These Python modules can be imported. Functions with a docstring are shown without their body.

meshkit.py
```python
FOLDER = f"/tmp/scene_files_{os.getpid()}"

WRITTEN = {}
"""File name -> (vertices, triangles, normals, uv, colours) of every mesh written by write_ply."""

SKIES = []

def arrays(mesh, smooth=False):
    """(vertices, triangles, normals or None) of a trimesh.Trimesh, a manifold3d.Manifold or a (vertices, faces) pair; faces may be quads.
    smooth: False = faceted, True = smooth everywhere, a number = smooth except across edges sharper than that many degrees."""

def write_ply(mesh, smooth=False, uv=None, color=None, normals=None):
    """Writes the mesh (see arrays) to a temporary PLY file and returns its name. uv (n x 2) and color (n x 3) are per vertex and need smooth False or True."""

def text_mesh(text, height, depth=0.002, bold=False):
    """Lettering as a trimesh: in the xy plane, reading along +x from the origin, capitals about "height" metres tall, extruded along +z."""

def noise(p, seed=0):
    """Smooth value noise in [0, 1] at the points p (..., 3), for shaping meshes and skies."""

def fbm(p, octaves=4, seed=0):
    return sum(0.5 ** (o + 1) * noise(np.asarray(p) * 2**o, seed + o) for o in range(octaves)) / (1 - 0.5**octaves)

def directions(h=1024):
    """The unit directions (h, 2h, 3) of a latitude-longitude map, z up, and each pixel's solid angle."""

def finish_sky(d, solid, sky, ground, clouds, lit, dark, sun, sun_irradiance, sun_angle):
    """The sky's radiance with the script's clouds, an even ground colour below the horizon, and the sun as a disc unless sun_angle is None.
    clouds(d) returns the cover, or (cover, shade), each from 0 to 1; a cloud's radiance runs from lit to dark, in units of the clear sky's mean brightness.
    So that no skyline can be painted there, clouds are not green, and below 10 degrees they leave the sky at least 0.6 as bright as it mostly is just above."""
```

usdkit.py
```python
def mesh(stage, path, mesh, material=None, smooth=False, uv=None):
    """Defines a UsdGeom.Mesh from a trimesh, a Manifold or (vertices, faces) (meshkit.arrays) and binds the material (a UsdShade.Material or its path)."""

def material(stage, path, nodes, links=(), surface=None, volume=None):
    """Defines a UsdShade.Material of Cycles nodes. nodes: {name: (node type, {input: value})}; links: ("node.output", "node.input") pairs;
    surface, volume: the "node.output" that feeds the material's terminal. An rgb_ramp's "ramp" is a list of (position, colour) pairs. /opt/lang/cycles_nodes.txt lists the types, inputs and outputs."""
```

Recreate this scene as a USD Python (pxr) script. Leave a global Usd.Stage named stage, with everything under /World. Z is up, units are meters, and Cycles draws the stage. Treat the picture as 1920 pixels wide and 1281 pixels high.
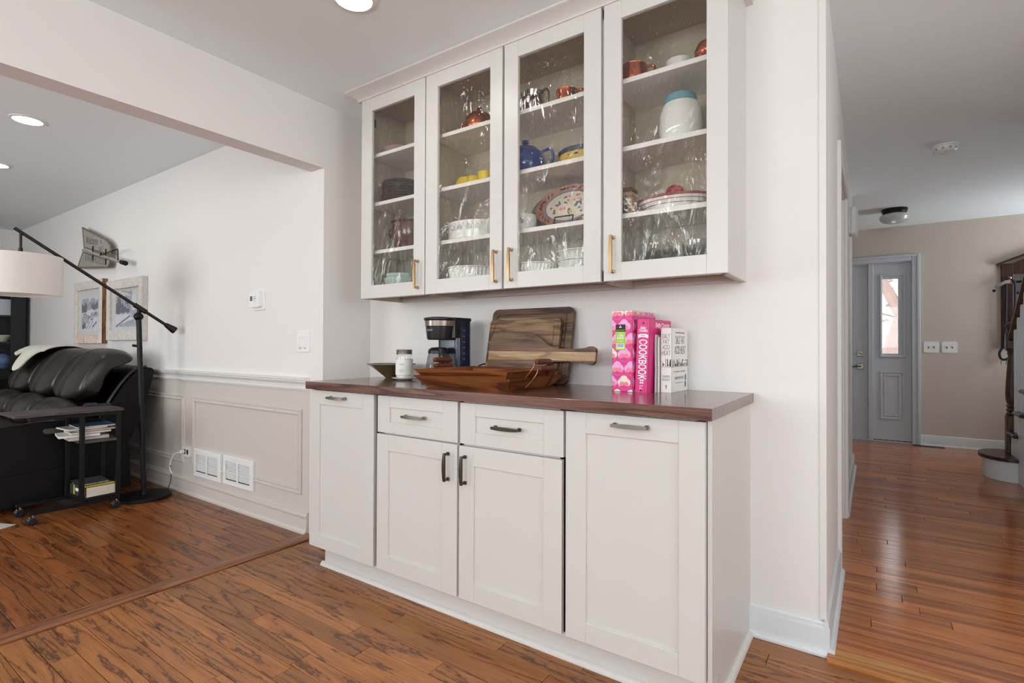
import math, random
import numpy as np
import trimesh
import manifold3d
import shapely
import usdkit, meshkit
from shapely.geometry import Polygon, box as sbox, Point
from shapely import affinity
from pxr import Usd, UsdGeom, UsdLux, Gf, Sdf, UsdShade, Vt

stage = Usd.Stage.CreateInMemory()
UsdGeom.SetStageUpAxis(stage, 'Z'); UsdGeom.SetStageMetersPerUnit(stage, 1.0)
UsdGeom.Xform.Define(stage, '/World'); UsdGeom.Scope.Define(stage, '/World/Looks')
R = random.Random(7)
CEIL = 2.46

# ------------------------------------------------------------------ camera, sky, lamps, exposure
EXPOSURE = 0.12
cam = UsdGeom.Camera.Define(stage, '/World/camera')
YAW, PITCH, ROLL = 0.6028, 0.0086, 0.0034
_f = np.array([-math.sin(YAW), math.cos(YAW), 0.]); _r = np.array([math.cos(YAW), math.sin(YAW), 0.]); _u = np.array([0, 0, 1.])
_f, _u = _f*math.cos(PITCH)+_u*math.sin(PITCH), _u*math.cos(PITCH)-_f*math.sin(PITCH)
_r, _u = _r*math.cos(ROLL)+_u*math.sin(ROLL), _u*math.cos(ROLL)-_r*math.sin(ROLL)
CAM = np.array([2.2964, -2.1784, 1.0905])
m4 = Gf.Matrix4d(*_r, 0, *_u, 0, *(-_f), 0, *CAM, 1)
UsdGeom.Xformable(cam.GetPrim()).AddTransformOp().Set(m4)
cam.CreateHorizontalApertureAttr(36.0); cam.CreateVerticalApertureAttr(36.0*1281/1920)
cam.CreateFocalLengthAttr(36.0*983.37/1920)
cam.CreateClippingRangeAttr(Gf.Vec2f(0.05, 400.0))
cam.CreateExposureAttr(EXPOSURE)

dome = UsdLux.DomeLight.Define(stage, '/World/sky')
dome.CreateIntensityAttr(0.85); dome.CreateColorAttr(Gf.Vec3f(0.93, 0.97, 1.0))

def rect_light(name, pos, look, w, h, power, color):
    """A window's daylight: a rectangle that shines along look."""
    l = UsdLux.RectLight.Define(stage, '/World/' + name)
    l.CreateWidthAttr(w); l.CreateHeightAttr(h); l.CreateIntensityAttr(power); l.CreateColorAttr(Gf.Vec3f(*color))
    z = -np.asarray(look, float); x = np.cross([0, 0, 1.], z)
    if np.linalg.norm(x) < 1e-6: x = np.array([1., 0, 0])
    x /= np.linalg.norm(x); y = np.cross(z, x)
    UsdGeom.Xformable(l.GetPrim()).AddTransformOp().Set(Gf.Matrix4d(*x, 0, *y, 0, *z, 0, *map(float, pos), 1))
    return l
DAY = (0.93, 0.97, 1.0)
WIN = [  # daylight of the windows behind the camera: name, centre, direction, width, height, intensity
    ('window_daylight', (0.75, -5.14, 1.66), (0, 1, 0), 1.35, 1.15, 7.4),
    ('window_daylight_001', (3.3, -5.14, 1.66), (0, 1, 0), 1.75, 1.15, 7.4),
    ('window_daylight_002', (-2.6, -5.14, 1.45), (0, 1, 0), 1.9, 1.35, 6.6),
    ('window_daylight_004', (5.13, -1.7, 1.6), (-1, 0, 0), 1.7, 1.2, 3.9),
    ('window_daylight_003', (4.58, 4.55, 1.55), (-1, 0, 0), 0.9, 0.9, 5.0),
]
for n, p, d, w, h, e in WIN: rect_light(n, p, (d[0], d[1], 0.8), w, h, e, DAY)   # tilted up a little: snow outside sends light up
LAMP_COL, LAMP_E = (1.0, 0.97, 0.93), 20.0
SPOTS_KITCHEN = [(0.611, -0.84), (0.611, -2.45), (2.05, -2.45), (3.5, -2.45), (0.611, -4.0), (2.05, -4.0)]
SPOTS_LIVING = [(-1.95, -1.23), (-3.2, -1.13), (-1.95, -3.2), (-3.35, -3.2)]

# ------------------------------------------------------------------ helpers
_names = {}
def numbered(parent, name):
    k = (parent, name); n = _names.get(k, 0); _names[k] = n + 1
    return name if n == 0 else '%s_%03d' % (name, n)
def tag(p, label=None, cat=None, group=None, kind=None):
    for k, v in (('label', label), ('category', cat), ('group', group), ('kind', kind)):
        if v: p.SetCustomDataByKey(k, v)
    return p
def obj(name, mesh, mat, parent=None, smooth=30, label=None, cat=None, group=None, kind=None):
    """ONE mesh prim under parent, or under /World."""
    base = str(parent.GetPath()) if parent else '/World'
    p = usdkit.mesh(stage, base + '/' + numbered(base, name), mesh, M[mat], smooth=smooth).GetPrim()
    return tag(p, label, cat, group, kind)
def thing(name, label, cat, loc=(0, 0, 0), rz=0, group=None, kind=None, parent=None):
    base = str(parent.GetPath()) if parent else '/World'
    x = UsdGeom.Xform.Define(stage, base + '/' + numbered(base, name))
    x.AddTranslateOp().Set(Gf.Vec3d(*map(float, loc)))
    if rz: x.AddRotateZOp().Set(float(rz))
    return tag(x.GetPrim(), label, cat, group, kind)
def struct(name, mesh, mat, smooth=30):
    return obj(name, mesh, mat, smooth=smooth, kind='structure')
def dup(root, loc, rz, label, group=None, cat=None):
    was = root.GetCustomData()
    nm = str(root.GetName())
    if nm[-4:-3] == '_' and nm[-3:].isdigit(): nm = nm[:-4]
    r = thing(nm, label, cat or was['category'], loc, rz, group or was.get('group'))
    r.GetReferences().AddInternalReference(root.GetPath()); r.SetInstanceable(True)
    return r

cat_ = trimesh.util.concatenate
def J(*ms):
    ms = [m for m in ms if m is not None]
    return ms[0] if len(ms) == 1 else cat_(ms)
def mv(m, t=(0, 0, 0), rx=0, ry=0, rz=0, s=None):
    m = m.copy(); 
    if s is not None: m.apply_scale(s)
    for a, ax in ((rx, [1, 0, 0]), (ry, [0, 1, 0]), (rz, [0, 0, 1])):
        if a: m.apply_transform(trimesh.transformations.rotation_matrix(math.radians(a), ax))
    m.apply_translation(t); return m
_boxf = None
def bx(lo, hi, b=0.0015):
    """A box with chamfered edges."""
    global _boxf
    lo, hi = np.minimum(lo, hi).astype(float), np.maximum(lo, hi).astype(float)
    d = hi - lo; b = min(b, 0.45*d.min())
    if b <= 0:
        return trimesh.creation.box(bounds=[lo, hi])
    sg = np.array([[x, y, z] for x in (-1, 1) for y in (-1, 1) for z in (-1, 1)], float)
    def pts(h, bb):
        out = []
        for k in range(3):
            v = sg*(h - bb); v[:, k] = sg[:, k]*h[k]; out.append(v)
        return np.vstack(out)
    if _boxf is None:
        p = pts(np.array([1., 1., 1.]), 0.2); t = trimesh.convex.convex_hull(p)
        idx = [int(np.argmin(((p - v)**2).sum(1))) for v in t.vertices]
        _boxf = np.array(idx)[t.faces]
    return trimesh.Trimesh(pts(d/2, b) + (lo + hi)/2, _boxf, process=False)
def ext(poly, axis, a0, a1):
    """Extrudes a 2D outline along an axis: 'x' takes (y, z), 'y' takes (x, z), 'z' takes (x, y)."""
    if not isinstance(poly, (Polygon, shapely.MultiPolygon)): poly = Polygon(poly)
    if isinstance(poly, shapely.MultiPolygon): return J(*[ext(g, axis, a0, a1) for g in poly.geoms])
    m = trimesh.creation.extrude_polygon(shapely.geometry.polygon.orient(poly), a1 - a0, engine='earcut')
    v = np.array(m.vertices); 
    if axis == 'x': w = np.c_[v[:, 2] + a0, v[:, 0], v[:, 1]]; f = m.faces
    elif axis == 'y': w = np.c_[v[:, 0], v[:, 2] + a0, v[:, 1]]; f = m.faces[:, ::-1]
    else: w = v + [0, 0, a0]; f = m.faces
    return trimesh.Trimesh(w, f, process=False)
def lathe(prof, n=32, c=(0, 0, 0), sx=1, sy=1):
    """Turns a profile [(radius, height) ...] about z; profile runs bottom outside to top, outer side first."""
    p = np.array(prof, float); k = len(p); a = np.linspace(0, 2*np.pi, n, endpoint=False)
    v = np.stack([np.outer(p[:, 0], np.cos(a))*sx, np.outer(p[:, 0], np.sin(a))*sy, np.repeat(p[:, 1:2], n, 1)], -1).reshape(-1, 3)
    f = []
    for i in range(k - 1):
        for j in range(n):
            a0, a1, b0, b1 = i*n + j, i*n + (j + 1) % n, (i + 1)*n + j, (i + 1)*n + (j + 1) % n
            if p[i, 0] > 1e-9: f.append((a0, a1, b1))
            if p[i + 1, 0] > 1e-9: f.append((a0, b1, b0))
    m = trimesh.Trimesh(v + np.asarray(c), f, process=False); m.merge_vertices(); return m
def tube(pts, r, n=8, closed=False, flat=1.0):
    """A round bar along points; r may vary."""
    P = np.array(pts, float); k = len(P); r = np.broadcast_to(np.asarray(r, float), (k,))
    T = np.gradient(P, axis=0) if not closed else np.roll(P, -1, 0) - np.roll(P, 1, 0)
    T /= np.linalg.norm(T, axis=1, keepdims=True)
    up = np.array([0, 0, 1.]) if abs(T[0, 2]) < 0.9 else np.array([1., 0, 0])
    N = up - T[0]*(up @ T[0]); N /= np.linalg.norm(N); rings = []
    for i in range(k):
        N = N - T[i]*(N @ T[i]); N /= np.linalg.norm(N); Bn = np.cross(T[i], N)
        a = np.linspace(0, 2*np.pi, n, endpoint=False)
        rings.append(P[i] + r[i]*(np.outer(np.cos(a), N)*flat + np.outer(np.sin(a), Bn)))
    v = np.vstack(rings); f = []
    for i in range(k if closed else k - 1):
        for j in range(n):
            a0, a1 = i*n + j, i*n + (j + 1) % n; b0, b1 = ((i + 1) % k)*n + j, ((i + 1) % k)*n + (j + 1) % n
            f += [(a0, a1, b1), (a0, b1, b0)]
    if not closed:
        c0, c1 = len(v), len(v) + 1; v = np.vstack([v, P[0], P[-1]])
        for j in range(n):
            f += [(c0, (j + 1) % n, j), (c1, (k - 1)*n + j, (k - 1)*n + (j + 1) % n)]
    return trimesh.Trimesh(v, f, process=False)
def curve(pts, n=24):
    """Catmull-Rom through points."""
    P = np.array(pts, float); P = np.vstack([2*P[0] - P[1], P, 2*P[-1] - P[-2]]); out = []
    segs = len(P) - 3; per = max(2, n//segs)
    for i in range(segs):
        a, b, c, d = P[i:i + 4]
        for t in np.linspace(0, 1, per, endpoint=False):
            out.append(0.5*((2*b) + (c - a)*t + (2*a - 5*b + 4*c - d)*t*t + (3*b - a - 3*c + d)*t**3))
    out.append(P[-2]); return np.array(out)
def cyl(p0, p1, r, n=20):
    return tube([p0, p1], r, n)
def ring_mould(x0, x1, z0, z1, prof, y, sgn=-1):
    """A mitred rectangular moulding on a wall that faces -y (sgn -1): prof is a closed outline of (inset, stand-off)."""
    prof = np.array(prof, float); k = len(prof); v = []
    for u, d in prof:
        v += [(x0 + u, y + sgn*d, z0 + u), (x1 - u, y + sgn*d, z0 + u), (x1 - u, y + sgn*d, z1 - u), (x0 + u, y + sgn*d, z1 - u)]
    f = []
    for i in range(k):
        for j in range(4):
            a0, a1 = i*4 + j, i*4 + (j + 1) % 4; b0, b1 = ((i + 1) % k)*4 + j, ((i + 1) % k)*4 + (j + 1) % 4
            f += [(a0, a1, b1), (a0, b1, b0)]
    m = trimesh.Trimesh(v, f, process=False)
    if m.volume < 0: m.invert()
    return m
def text(s, h, d=0.0006, bold=False, w=None):
    """Lettering centred at the origin, reading +x, facing +z; w squeezes it to a width."""
    m = meshkit.text_mesh(s, h, d, bold); b = m.bounds
    m.apply_translation([-(b[0, 0] + b[1, 0])/2, -h/2, 0])
    if w: m.apply_transform(np.diag([w/(b[1, 0] - b[0, 0]), 1, 1, 1]))
    return m
def face(m, where, facing, spin=0):
    """Turns something drawn in xy facing +z so that it faces '-y' or '+x' or '+z', and puts it at where."""
    if spin: m = mv(m, rz=spin)
    v = np.array(m.vertices)
    if facing == '-y': v = np.c_[v[:, 0], -v[:, 2], v[:, 1]]
    elif facing == '+x': v = np.c_[v[:, 2], v[:, 0], v[:, 1]]
    return trimesh.Trimesh(v + np.asarray(where, float), m.faces, process=False)
def flat(poly, d=0.0006):
    if isinstance(poly, shapely.MultiPolygon): return J(*[flat(g, d) for g in poly.geoms])
    return trimesh.creation.extrude_polygon(poly, d, engine='earcut')
def rrect(x0, y0, x1, y1, r, n=6):
    return sbox(x0 + r, y0 + r, x1 - r, y1 - r).buffer(r, quad_segs=n)
def loft(sections):
    """Closed skin through equal rings of points, with capped ends."""
    S = np.array(sections, float); k, n, _ = S.shape; v = S.reshape(-1, 3); f = []
    for i in range(k - 1):
        for j in range(n):
            a0, a1, b0, b1 = i*n + j, i*n + (j + 1) % n, (i + 1)*n + j, (i + 1)*n + (j + 1) % n
            f += [(a0, a1, b1), (a0, b1, b0)]
    v = np.vstack([v, S[0].mean(0), S[-1].mean(0)])
    for j in range(n):
        f += [(k*n, (j + 1) % n, j), (k*n + 1, (k - 1)*n + j, (k - 1)*n + (j + 1) % n)]
    m = trimesh.Trimesh(v, f, process=False)
    if m.volume < 0: m.invert()
    return m

# ------------------------------------------------------------------ materials
M = {}
def lin(c):
    c = np.array(c, float)/255
    return tuple(np.where(c <= 0.04045, c/12.92, ((c + 0.055)/1.055)**2.4))
def pbr(name, rgb, rough=0.5, metal=0.0, spec=0.5, bump=None, var=None, coat=0, **kw):
    """Plain paint, metal, ceramic ...: bump = (scale, strength), var = (scale, amount) of a soft tone change."""
    nodes = {'p': ('principled_bsdf', dict(base_color=lin(rgb), roughness=rough, metallic=metal, specular_ior_level=spec, coat_weight=coat, **kw))}; links = []
    if bump or var: nodes['tc'] = ('texture_coordinate', {})
    if bump:
        nodes['bn'] = ('noise_texture', dict(scale=bump[0], detail=3)); nodes['b'] = ('bump', dict(strength=bump[1], distance=0.002))
        links += [('tc.object', 'bn.vector'), ('bn.fac', 'b.height'), ('b.normal', 'p.normal')]
    if var:
        c = np.array(lin(rgb)); a = var[1]
        nodes['vn'] = ('noise_texture', dict(scale=var[0], detail=4)); nodes['vr'] = ('rgb_ramp', {'ramp': [(0.3, tuple(c*(1 - a))), (0.7, tuple(np.minimum(c*(1 + a), 1)))]})
        links += [('tc.object', 'vn.vector'), ('vn.fac', 'vr.fac'), ('vr.color', 'p.base_color')]
    M[name] = usdkit.material(stage, '/World/Looks/' + name, nodes, links, 'p.BSDF')
def wood(name, light, mid, dark, axis='x', along=1.6, across=14.0, rings=9.0, rough=0.35, tone=0.25, pores=0.35, bump=0.25, spec=0.5, sharp=0.3, coat=0, coatr=0.1, jag=0.05):
    """Sawn wood: contours of a stretched noise make cathedral figure, fine streaks make pores, object_info.random makes each piece its own."""
    s = {'x': (along, across, across), 'y': (across, along, across), 'z': (across, across, along)}[axis]
    js = {'x': (26, 110, 110), 'y': (110, 26, 110), 'z': (110, 110, 26)}[axis]
    fs = {'x': (7, 330, 330), 'y': (330, 7, 330), 'z': (330, 330, 7)}[axis]
    nodes = {'tc': ('texture_coordinate', {}), 'oi': ('object_info', {}),
        'off': ('vector_math', dict(math_type='scale', vector1=(37.0, 21.0, 53.0))),
        'add': ('vector_math', dict(math_type='add')),
        'map': ('mapping', dict(scale=s)), 'n': ('noise_texture', dict(scale=1.0, detail=2.0, roughness=0.45, distortion=0.35)),
        'jm': ('mapping', dict(scale=js)), 'jn': ('noise_texture', dict(scale=1.0, detail=2.0)), 'ja': ('math', dict(math_type='multiply_add', value2=jag)), 'mul': ('math', dict(math_type='multiply', value2=rings)), 'fr': ('math', dict(math_type='fraction')),
        'rp': ('rgb_ramp', {'ramp': [(0.0, lin(dark)), (sharp*0.45, lin(dark)), (sharp, lin(mid)), (0.75, lin(light)), (0.95, lin(mid)), (1.0, lin(dark))]}),
        'fmap': ('mapping', dict(scale=fs)), 'fn': ('noise_texture', dict(scale=1.0, detail=1.0)),
        'fr2': ('rgb_ramp', {'ramp': [(0.35, (1 - pores,)*3), (0.6, (1.0,)*3)]}),
        'mx': ('mix_color', dict(blend_type='multiply', fac=1.0)),
        'tr': ('map_range', dict(from_min=0.0, from_max=1.0, to_min=1 - tone, to_max=1 + tone)),
        'tint': ('vector_math', dict(math_type='scale')),
        'b': ('bump', dict(strength=bump, distance=0.001)), 'p': ('principled_bsdf', dict(roughness=rough, specular_ior_level=spec, coat_weight=coat, coat_roughness=coatr))}
    links = [('oi.random', 'off.scale'), ('tc.object', 'add.vector1'), ('off.vector', 'add.vector2'), ('add.vector', 'map.vector'), ('map.vector', 'n.vector'),
        ('add.vector', 'jm.vector'), ('jm.vector', 'jn.vector'), ('jn.fac', 'ja.value1'), ('n.fac', 'ja.value3'), ('ja.value', 'mul.value1'), ('mul.value', 'fr.value1'), ('fr.value', 'rp.fac'), ('add.vector', 'fmap.vector'), ('fmap.vector', 'fn.vector'), ('fn.fac', 'fr2.fac'),
        ('rp.color', 'mx.a'), ('fr2.color', 'mx.b'), ('oi.random', 'tr.value'), ('mx.result', 'tint.vector1'), ('tr.result', 'tint.scale'), ('tint.vector', 'p.base_color'),
        ('fn.fac', 'b.height'), ('b.normal', 'p.normal')]
    M[name] = usdkit.material(stage, '/World/Looks/' + name, nodes, links, 'p.BSDF')
def pane(name, tint=(0.97, 0.985, 0.98), rough=0.0, wavy=0.0, ior=1.5):
    """A thin pane: clear, with the mirror's share by fresnel; wavy adds the ripples and seeds of old glass."""
    r0 = ((ior - 1)/(ior + 1))**2
    nodes = {'t': ('transparent_bsdf', dict(color=tint)), 'g': ('glossy_bsdf', dict(color=(1, 1, 1), roughness=rough)), 'f': ('layer_weight', dict(blend=0.5)),
        'pw': ('math', dict(math_type='power', value2=5.0)), 'sc': ('math', dict(math_type='multiply_add', value2=1 - r0, value3=r0)), 'm': ('mix_closure', {})}
    links = [('f.facing', 'pw.value1'), ('pw.value', 'sc.value1'), ('sc.value', 'm.fac'), ('t.BSDF', 'm.closure1'), ('g.BSDF', 'm.closure2')]
    if wavy:
        nodes.update({'tc': ('texture_coordinate', {}), 'mp': ('mapping', dict(scale=(10, 10, 4))), 'n': ('noise_texture', dict(scale=1.0, detail=3.0, distortion=1.2)),
            'mp3': ('mapping', dict(scale=(20, 20, 7))), 'n3': ('noise_texture', dict(scale=1.0, detail=1.5, distortion=2.5)), 'r3': ('rgb_ramp', {'ramp': [(0.0, (0, 0, 0)), (0.47, (0, 0, 0)), (0.5, (1, 1, 1)), (0.53, (0, 0, 0)), (1.0, (0, 0, 0))]}), 'ad3': ('math', dict(math_type='multiply_add', value2=0.10)),
            'mp2': ('mapping', dict(scale=(60, 60, 22))), 'v': ('voronoi_texture', dict(scale=1.0, feature='f1')), 'vr': ('rgb_ramp', {'ramp': [(0.0, (1, 1, 1)), (0.22, (0, 0, 0))]}),
            'ad': ('math', dict(math_type='multiply_add', value2=0.16)), 'b': ('bump', dict(strength=wavy, distance=0.03))})
        links += [('tc.object', 'mp.vector'), ('mp.vector', 'n.vector'), ('tc.object', 'mp2.vector'), ('mp2.vector', 'v.vector'), ('v.distance', 'vr.fac'), ('vr.color', 'ad.value1'), ('n.fac', 'ad.value3'), ('tc.object', 'mp3.vector'), ('mp3.vector', 'n3.vector'), ('n3.fac', 'r3.fac'), ('r3.color', 'ad3.value1'), ('ad.value', 'ad3.value3'), ('ad3.value', 'b.height'), ('b.normal', 'g.normal')]
    M[name] = usdkit.material(stage, '/World/Looks/' + name, nodes, links, 'm.closure')
def glow(name, rgb, e):
    M[name] = usdkit.material(stage, '/World/Looks/' + name, {'e': ('emission', dict(color=rgb, strength=e))}, [], 'e.emission')

pbr('wall_paint', (232, 228, 225), 0.75, spec=0.2, bump=(160, 0.06))
pbr('hall_paint', (206, 195, 183), 0.8, spec=0.2, bump=(160, 0.06))
pbr('ceiling_paint', (243, 250, 253), 0.9, spec=0.1, bump=(90, 0.1))
pbr('trim_paint', (226, 223, 219), 0.4, spec=0.4)
pbr('white_trim', (222, 226, 229), 0.38, spec=0.4)
pbr('wainscot', (210, 202, 194), 0.45, spec=0.35)
pbr('cabinet_paint', (213, 209, 205), 0.33, spec=0.45)
pbr('cabinet_inside', (196, 184, 164), 0.5, var=(9, 0.05))
pbr('shelf_edge', (244, 240, 237), 0.4)
pbr('door_grey', (196, 200, 206), 0.45)
wood('oak', (172, 111, 58), (154, 95, 48), (100, 61, 35), 'x', 1.0, 10, 7.5, 0.3, tone=0.22, sharp=0.16, pores=.25, jag=.08)
wood('oak_living', (152, 91, 46), (134, 77, 37), (86, 50, 29), 'x', 1.0, 10, 7.5, 0.28, tone=0.22, sharp=0.16, pores=.25, jag=.08)
wood('oak_hall', (206, 128, 72), (192, 116, 64), (164, 96, 54), 'x', 1.0, 18, 3, 0.15, tone=0.2, sharp=0.4, pores=0.2, bump=0.15)
wood('oak_hall_edge', (226, 160, 84), (212, 144, 70), (184, 118, 58), 'x', 1.2, 22, 4, 0.25, tone=0.05, sharp=0.4)
wood('oak_strip', (158, 100, 62), (146, 90, 55), (116, 70, 44), 'y', 1.5, 26, 5, 0.35, tone=0.02)
wood('walnut', (130, 95, 83), (116, 82, 71), (92, 62, 54), 'x', 1.2, 16, 4, 0.2, tone=0.26, bump=0.02, coat=0.3)
wood('board_walnut', (124, 94, 70), (104, 77, 56), (74, 53, 40), 'x', 1.8, 14, 5, 0.5, tone=0.22)
wood('board_mid', (156, 122, 90), (138, 106, 76), (104, 78, 56), 'x', 1.8, 14, 5, 0.5, tone=0.14)
wood('board_maple', (206, 172, 132), (192, 156, 116), (164, 128, 92), 'x', 1.8, 14, 4, 0.5, tone=0.1)
wood('acacia', (160, 98, 55), (140, 80, 42), (102, 58, 34), 'x', 1.6, 13, 4, 0.3, tone=0.15)
wood('acacia_y', (160, 98, 55), (140, 80, 42), (102, 58, 34), 'y', 1.6, 13, 4, 0.3, tone=0.15)
wood('mahogany', (74, 42, 30), (62, 34, 25), (42, 22, 18), 'z', 2.0, 18, 5, 0.4, tone=0.1)
wood('stair_oak', (98, 78, 58), (84, 66, 48), (58, 44, 33), 'z', 2.0, 20, 5, 0.4, tone=0.08)
wood('tread_wood', (72, 50, 42), (62, 42, 35), (46, 30, 26), 'x', 2.0, 20, 5, 0.3, tone=0.08)
wood('table_wood', (92, 80, 76), (80, 69, 66), (58, 50, 48), 'y', 2.0, 24, 5, 0.5, tone=0.05)
pbr('black_metal', (12, 12, 15), 0.45, spec=0.3)
pbr('bronze', (40, 32, 29), 0.4, metal=0.5)
pbr('leather', (29, 24, 22), 0.32, spec=0.55, bump=(220, 0.25), var=(5, 0.25))
pbr('leather_dark', (6, 5, 5), 0.5, spec=0.25, bump=(220, 0.2))
pbr('throw_wool', (222, 217, 205), 0.95, spec=0.1, bump=(260, 0.6))
pbr('shade_linen', (232, 226, 220), 0.9, spec=0.1, bump=(300, 0.3))
pbr('black_plastic', (28, 29, 33), 0.3, spec=0.5)
pbr('blue_black', (34, 42, 60), 0.22, spec=0.6)
pbr('steel', (190, 184, 176), 0.22, metal=1.0)
pbr('nickel', (148, 142, 132), 0.34, metal=1.0)
pbr('dark_nickel', (86, 80, 72), 0.36, metal=1.0)
pbr('brass', (178, 148, 108), 0.38, metal=1.0)
pbr('copper', (196, 104, 72), 0.22, metal=0.9, var=(30, 0.15))
pbr('bronze_wire', (150, 104, 74), 0.35, metal=0.9)
pbr('silver', (186, 180, 174), 0.16, metal=1.0)
pbr('white_plastic', (238, 237, 236), 0.4)
pbr('white_ceramic', (240, 238, 234), 0.18, coat=0.3)
pbr('aqua_ceramic', (186, 208, 204), 0.2, coat=0.3)
pbr('aqua_lid', (112, 166, 178), 0.25, coat=0.3)
pbr('brown_ceramic', (86, 44, 34), 0.16, coat=0.5)
pbr('pink_ceramic', (190, 160, 160), 0.25)
pbr('dark_plate', (70, 56, 56), 0.35)
pbr('blue_enamel', (36, 70, 140), 0.14, coat=0.6)
pbr('navy', (36, 48, 72), 0.3)
pbr('yellow_ceramic', (232, 200, 40), 0.3)
pbr('mustard', (206, 170, 62), 0.35)
pbr('red_ceramic', (196, 40, 42), 0.2, coat=0.4)
pbr('red_band', (150, 40, 56), 0.3)
pbr('scroll_blue', (96, 116, 160), 0.4)
pbr('scroll_grey', (140, 146, 156), 0.4)
pbr('rust', (168, 104, 82), 0.4, var=(30, 0.3))
pbr('cream', (222, 210, 188), 0.35)
pbr('leaf_green', (96, 108, 70), 0.5)
pbr('olive_glaze', (98, 84, 58), 0.14, coat=0.5, var=(14, 0.3))
pbr('wax', (226, 220, 212), 0.5)
pbr('label_paper', (236, 232, 226), 0.7)
pbr('ink', (52, 50, 50), 0.8)
pbr('ink_grey', (120, 116, 114), 0.8)
pbr('zinc', (126, 120, 112), 0.4, metal=0.8)
pbr('leather_tan', (96, 50, 34), 0.5, bump=(150, 0.3))
pbr('pink_cover', (222, 50, 128), 0.35)
pbr('pink_dark', (178, 40, 92), 0.35)
pbr('magenta', (226, 84, 168), 0.35)
pbr('lilac', (240, 170, 220), 0.4)
pbr('salmon', (240, 130, 150), 0.4)
pbr('blush', (240, 226, 208), 0.4)
pbr('book_white', (232, 229, 225), 0.5)
pbr('pages', (222, 212, 196), 0.85, var=(120, 0.08))
pbr('lime', (164, 206, 44), 0.5)
pbr('white_print', (246, 240, 244), 0.6)
pbr('tin_sign', (168, 164, 156), 0.5, metal=0.3, var=(22, 0.2))
pbr('rust_edge', (120, 104, 84), 0.7, var=(40, 0.3))
pbr('whitewash', (214, 207, 200), 0.75, var=(28, 0.12))
pbr('whitewash_peel', (216, 196, 178), 0.8, var=(34, 0.25))
wood('barn_wood', (158, 116, 70), (140, 98, 58), (98, 66, 40), 'z', 3, 30, 5, 0.7, tone=0.05)
pbr('mat_grey', (202, 200, 198), 0.8)
pbr('print_light', (206, 208, 216), 0.8)
pbr('print_mid', (164, 166, 176), 0.8, var=(30, 0.25))
pbr('print_dark', (112, 112, 122), 0.8, var=(40, 0.3))
pbr('lcd', (104, 98, 96), 0.3)
pbr('hutch_black', (16, 16, 22), 0.35)
pbr('navy_leash', (24, 26, 40), 0.7)
pbr('grey_strap', (150, 140, 134), 0.8)
pbr('lever_metal', (92, 84, 76), 0.5)
pbr('frosted', (208, 208, 206), 0.2, coat=0.4)
pbr('dark_slot', (52, 50, 50), 0.8)
pbr('snow', (236, 238, 242), 0.9)
pbr('bark', (168, 142, 134), 0.9, bump=(20, 0.5))
pbr('siding', (226, 200, 178), 0.8)
pbr('void', (40, 36, 34), 0.9)
pbr('yellow_print', (232, 214, 30), 0.5)
pbr('blue_print', (70, 110, 160), 0.5)
pbr('red_print', (170, 66, 60), 0.5)
pbr('paper_grey', (200, 194, 190), 0.8, var=(200, 0.12))
pbr('mirror', (225, 228, 228), 0.02, metal=1.0)
pane('clear_pane', ior=1.22); pane('seedy_pane', (0.95, 0.95, 0.935), 0.025, wavy=0.9); pane('glassware', (0.985, 0.99, 0.99), 0.0, ior=1.6)
pane('carafe_glass', (0.62, 0.62, 0.64), 0.0)
glow('lamp_glow', LAMP_COL, 14.0)
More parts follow.
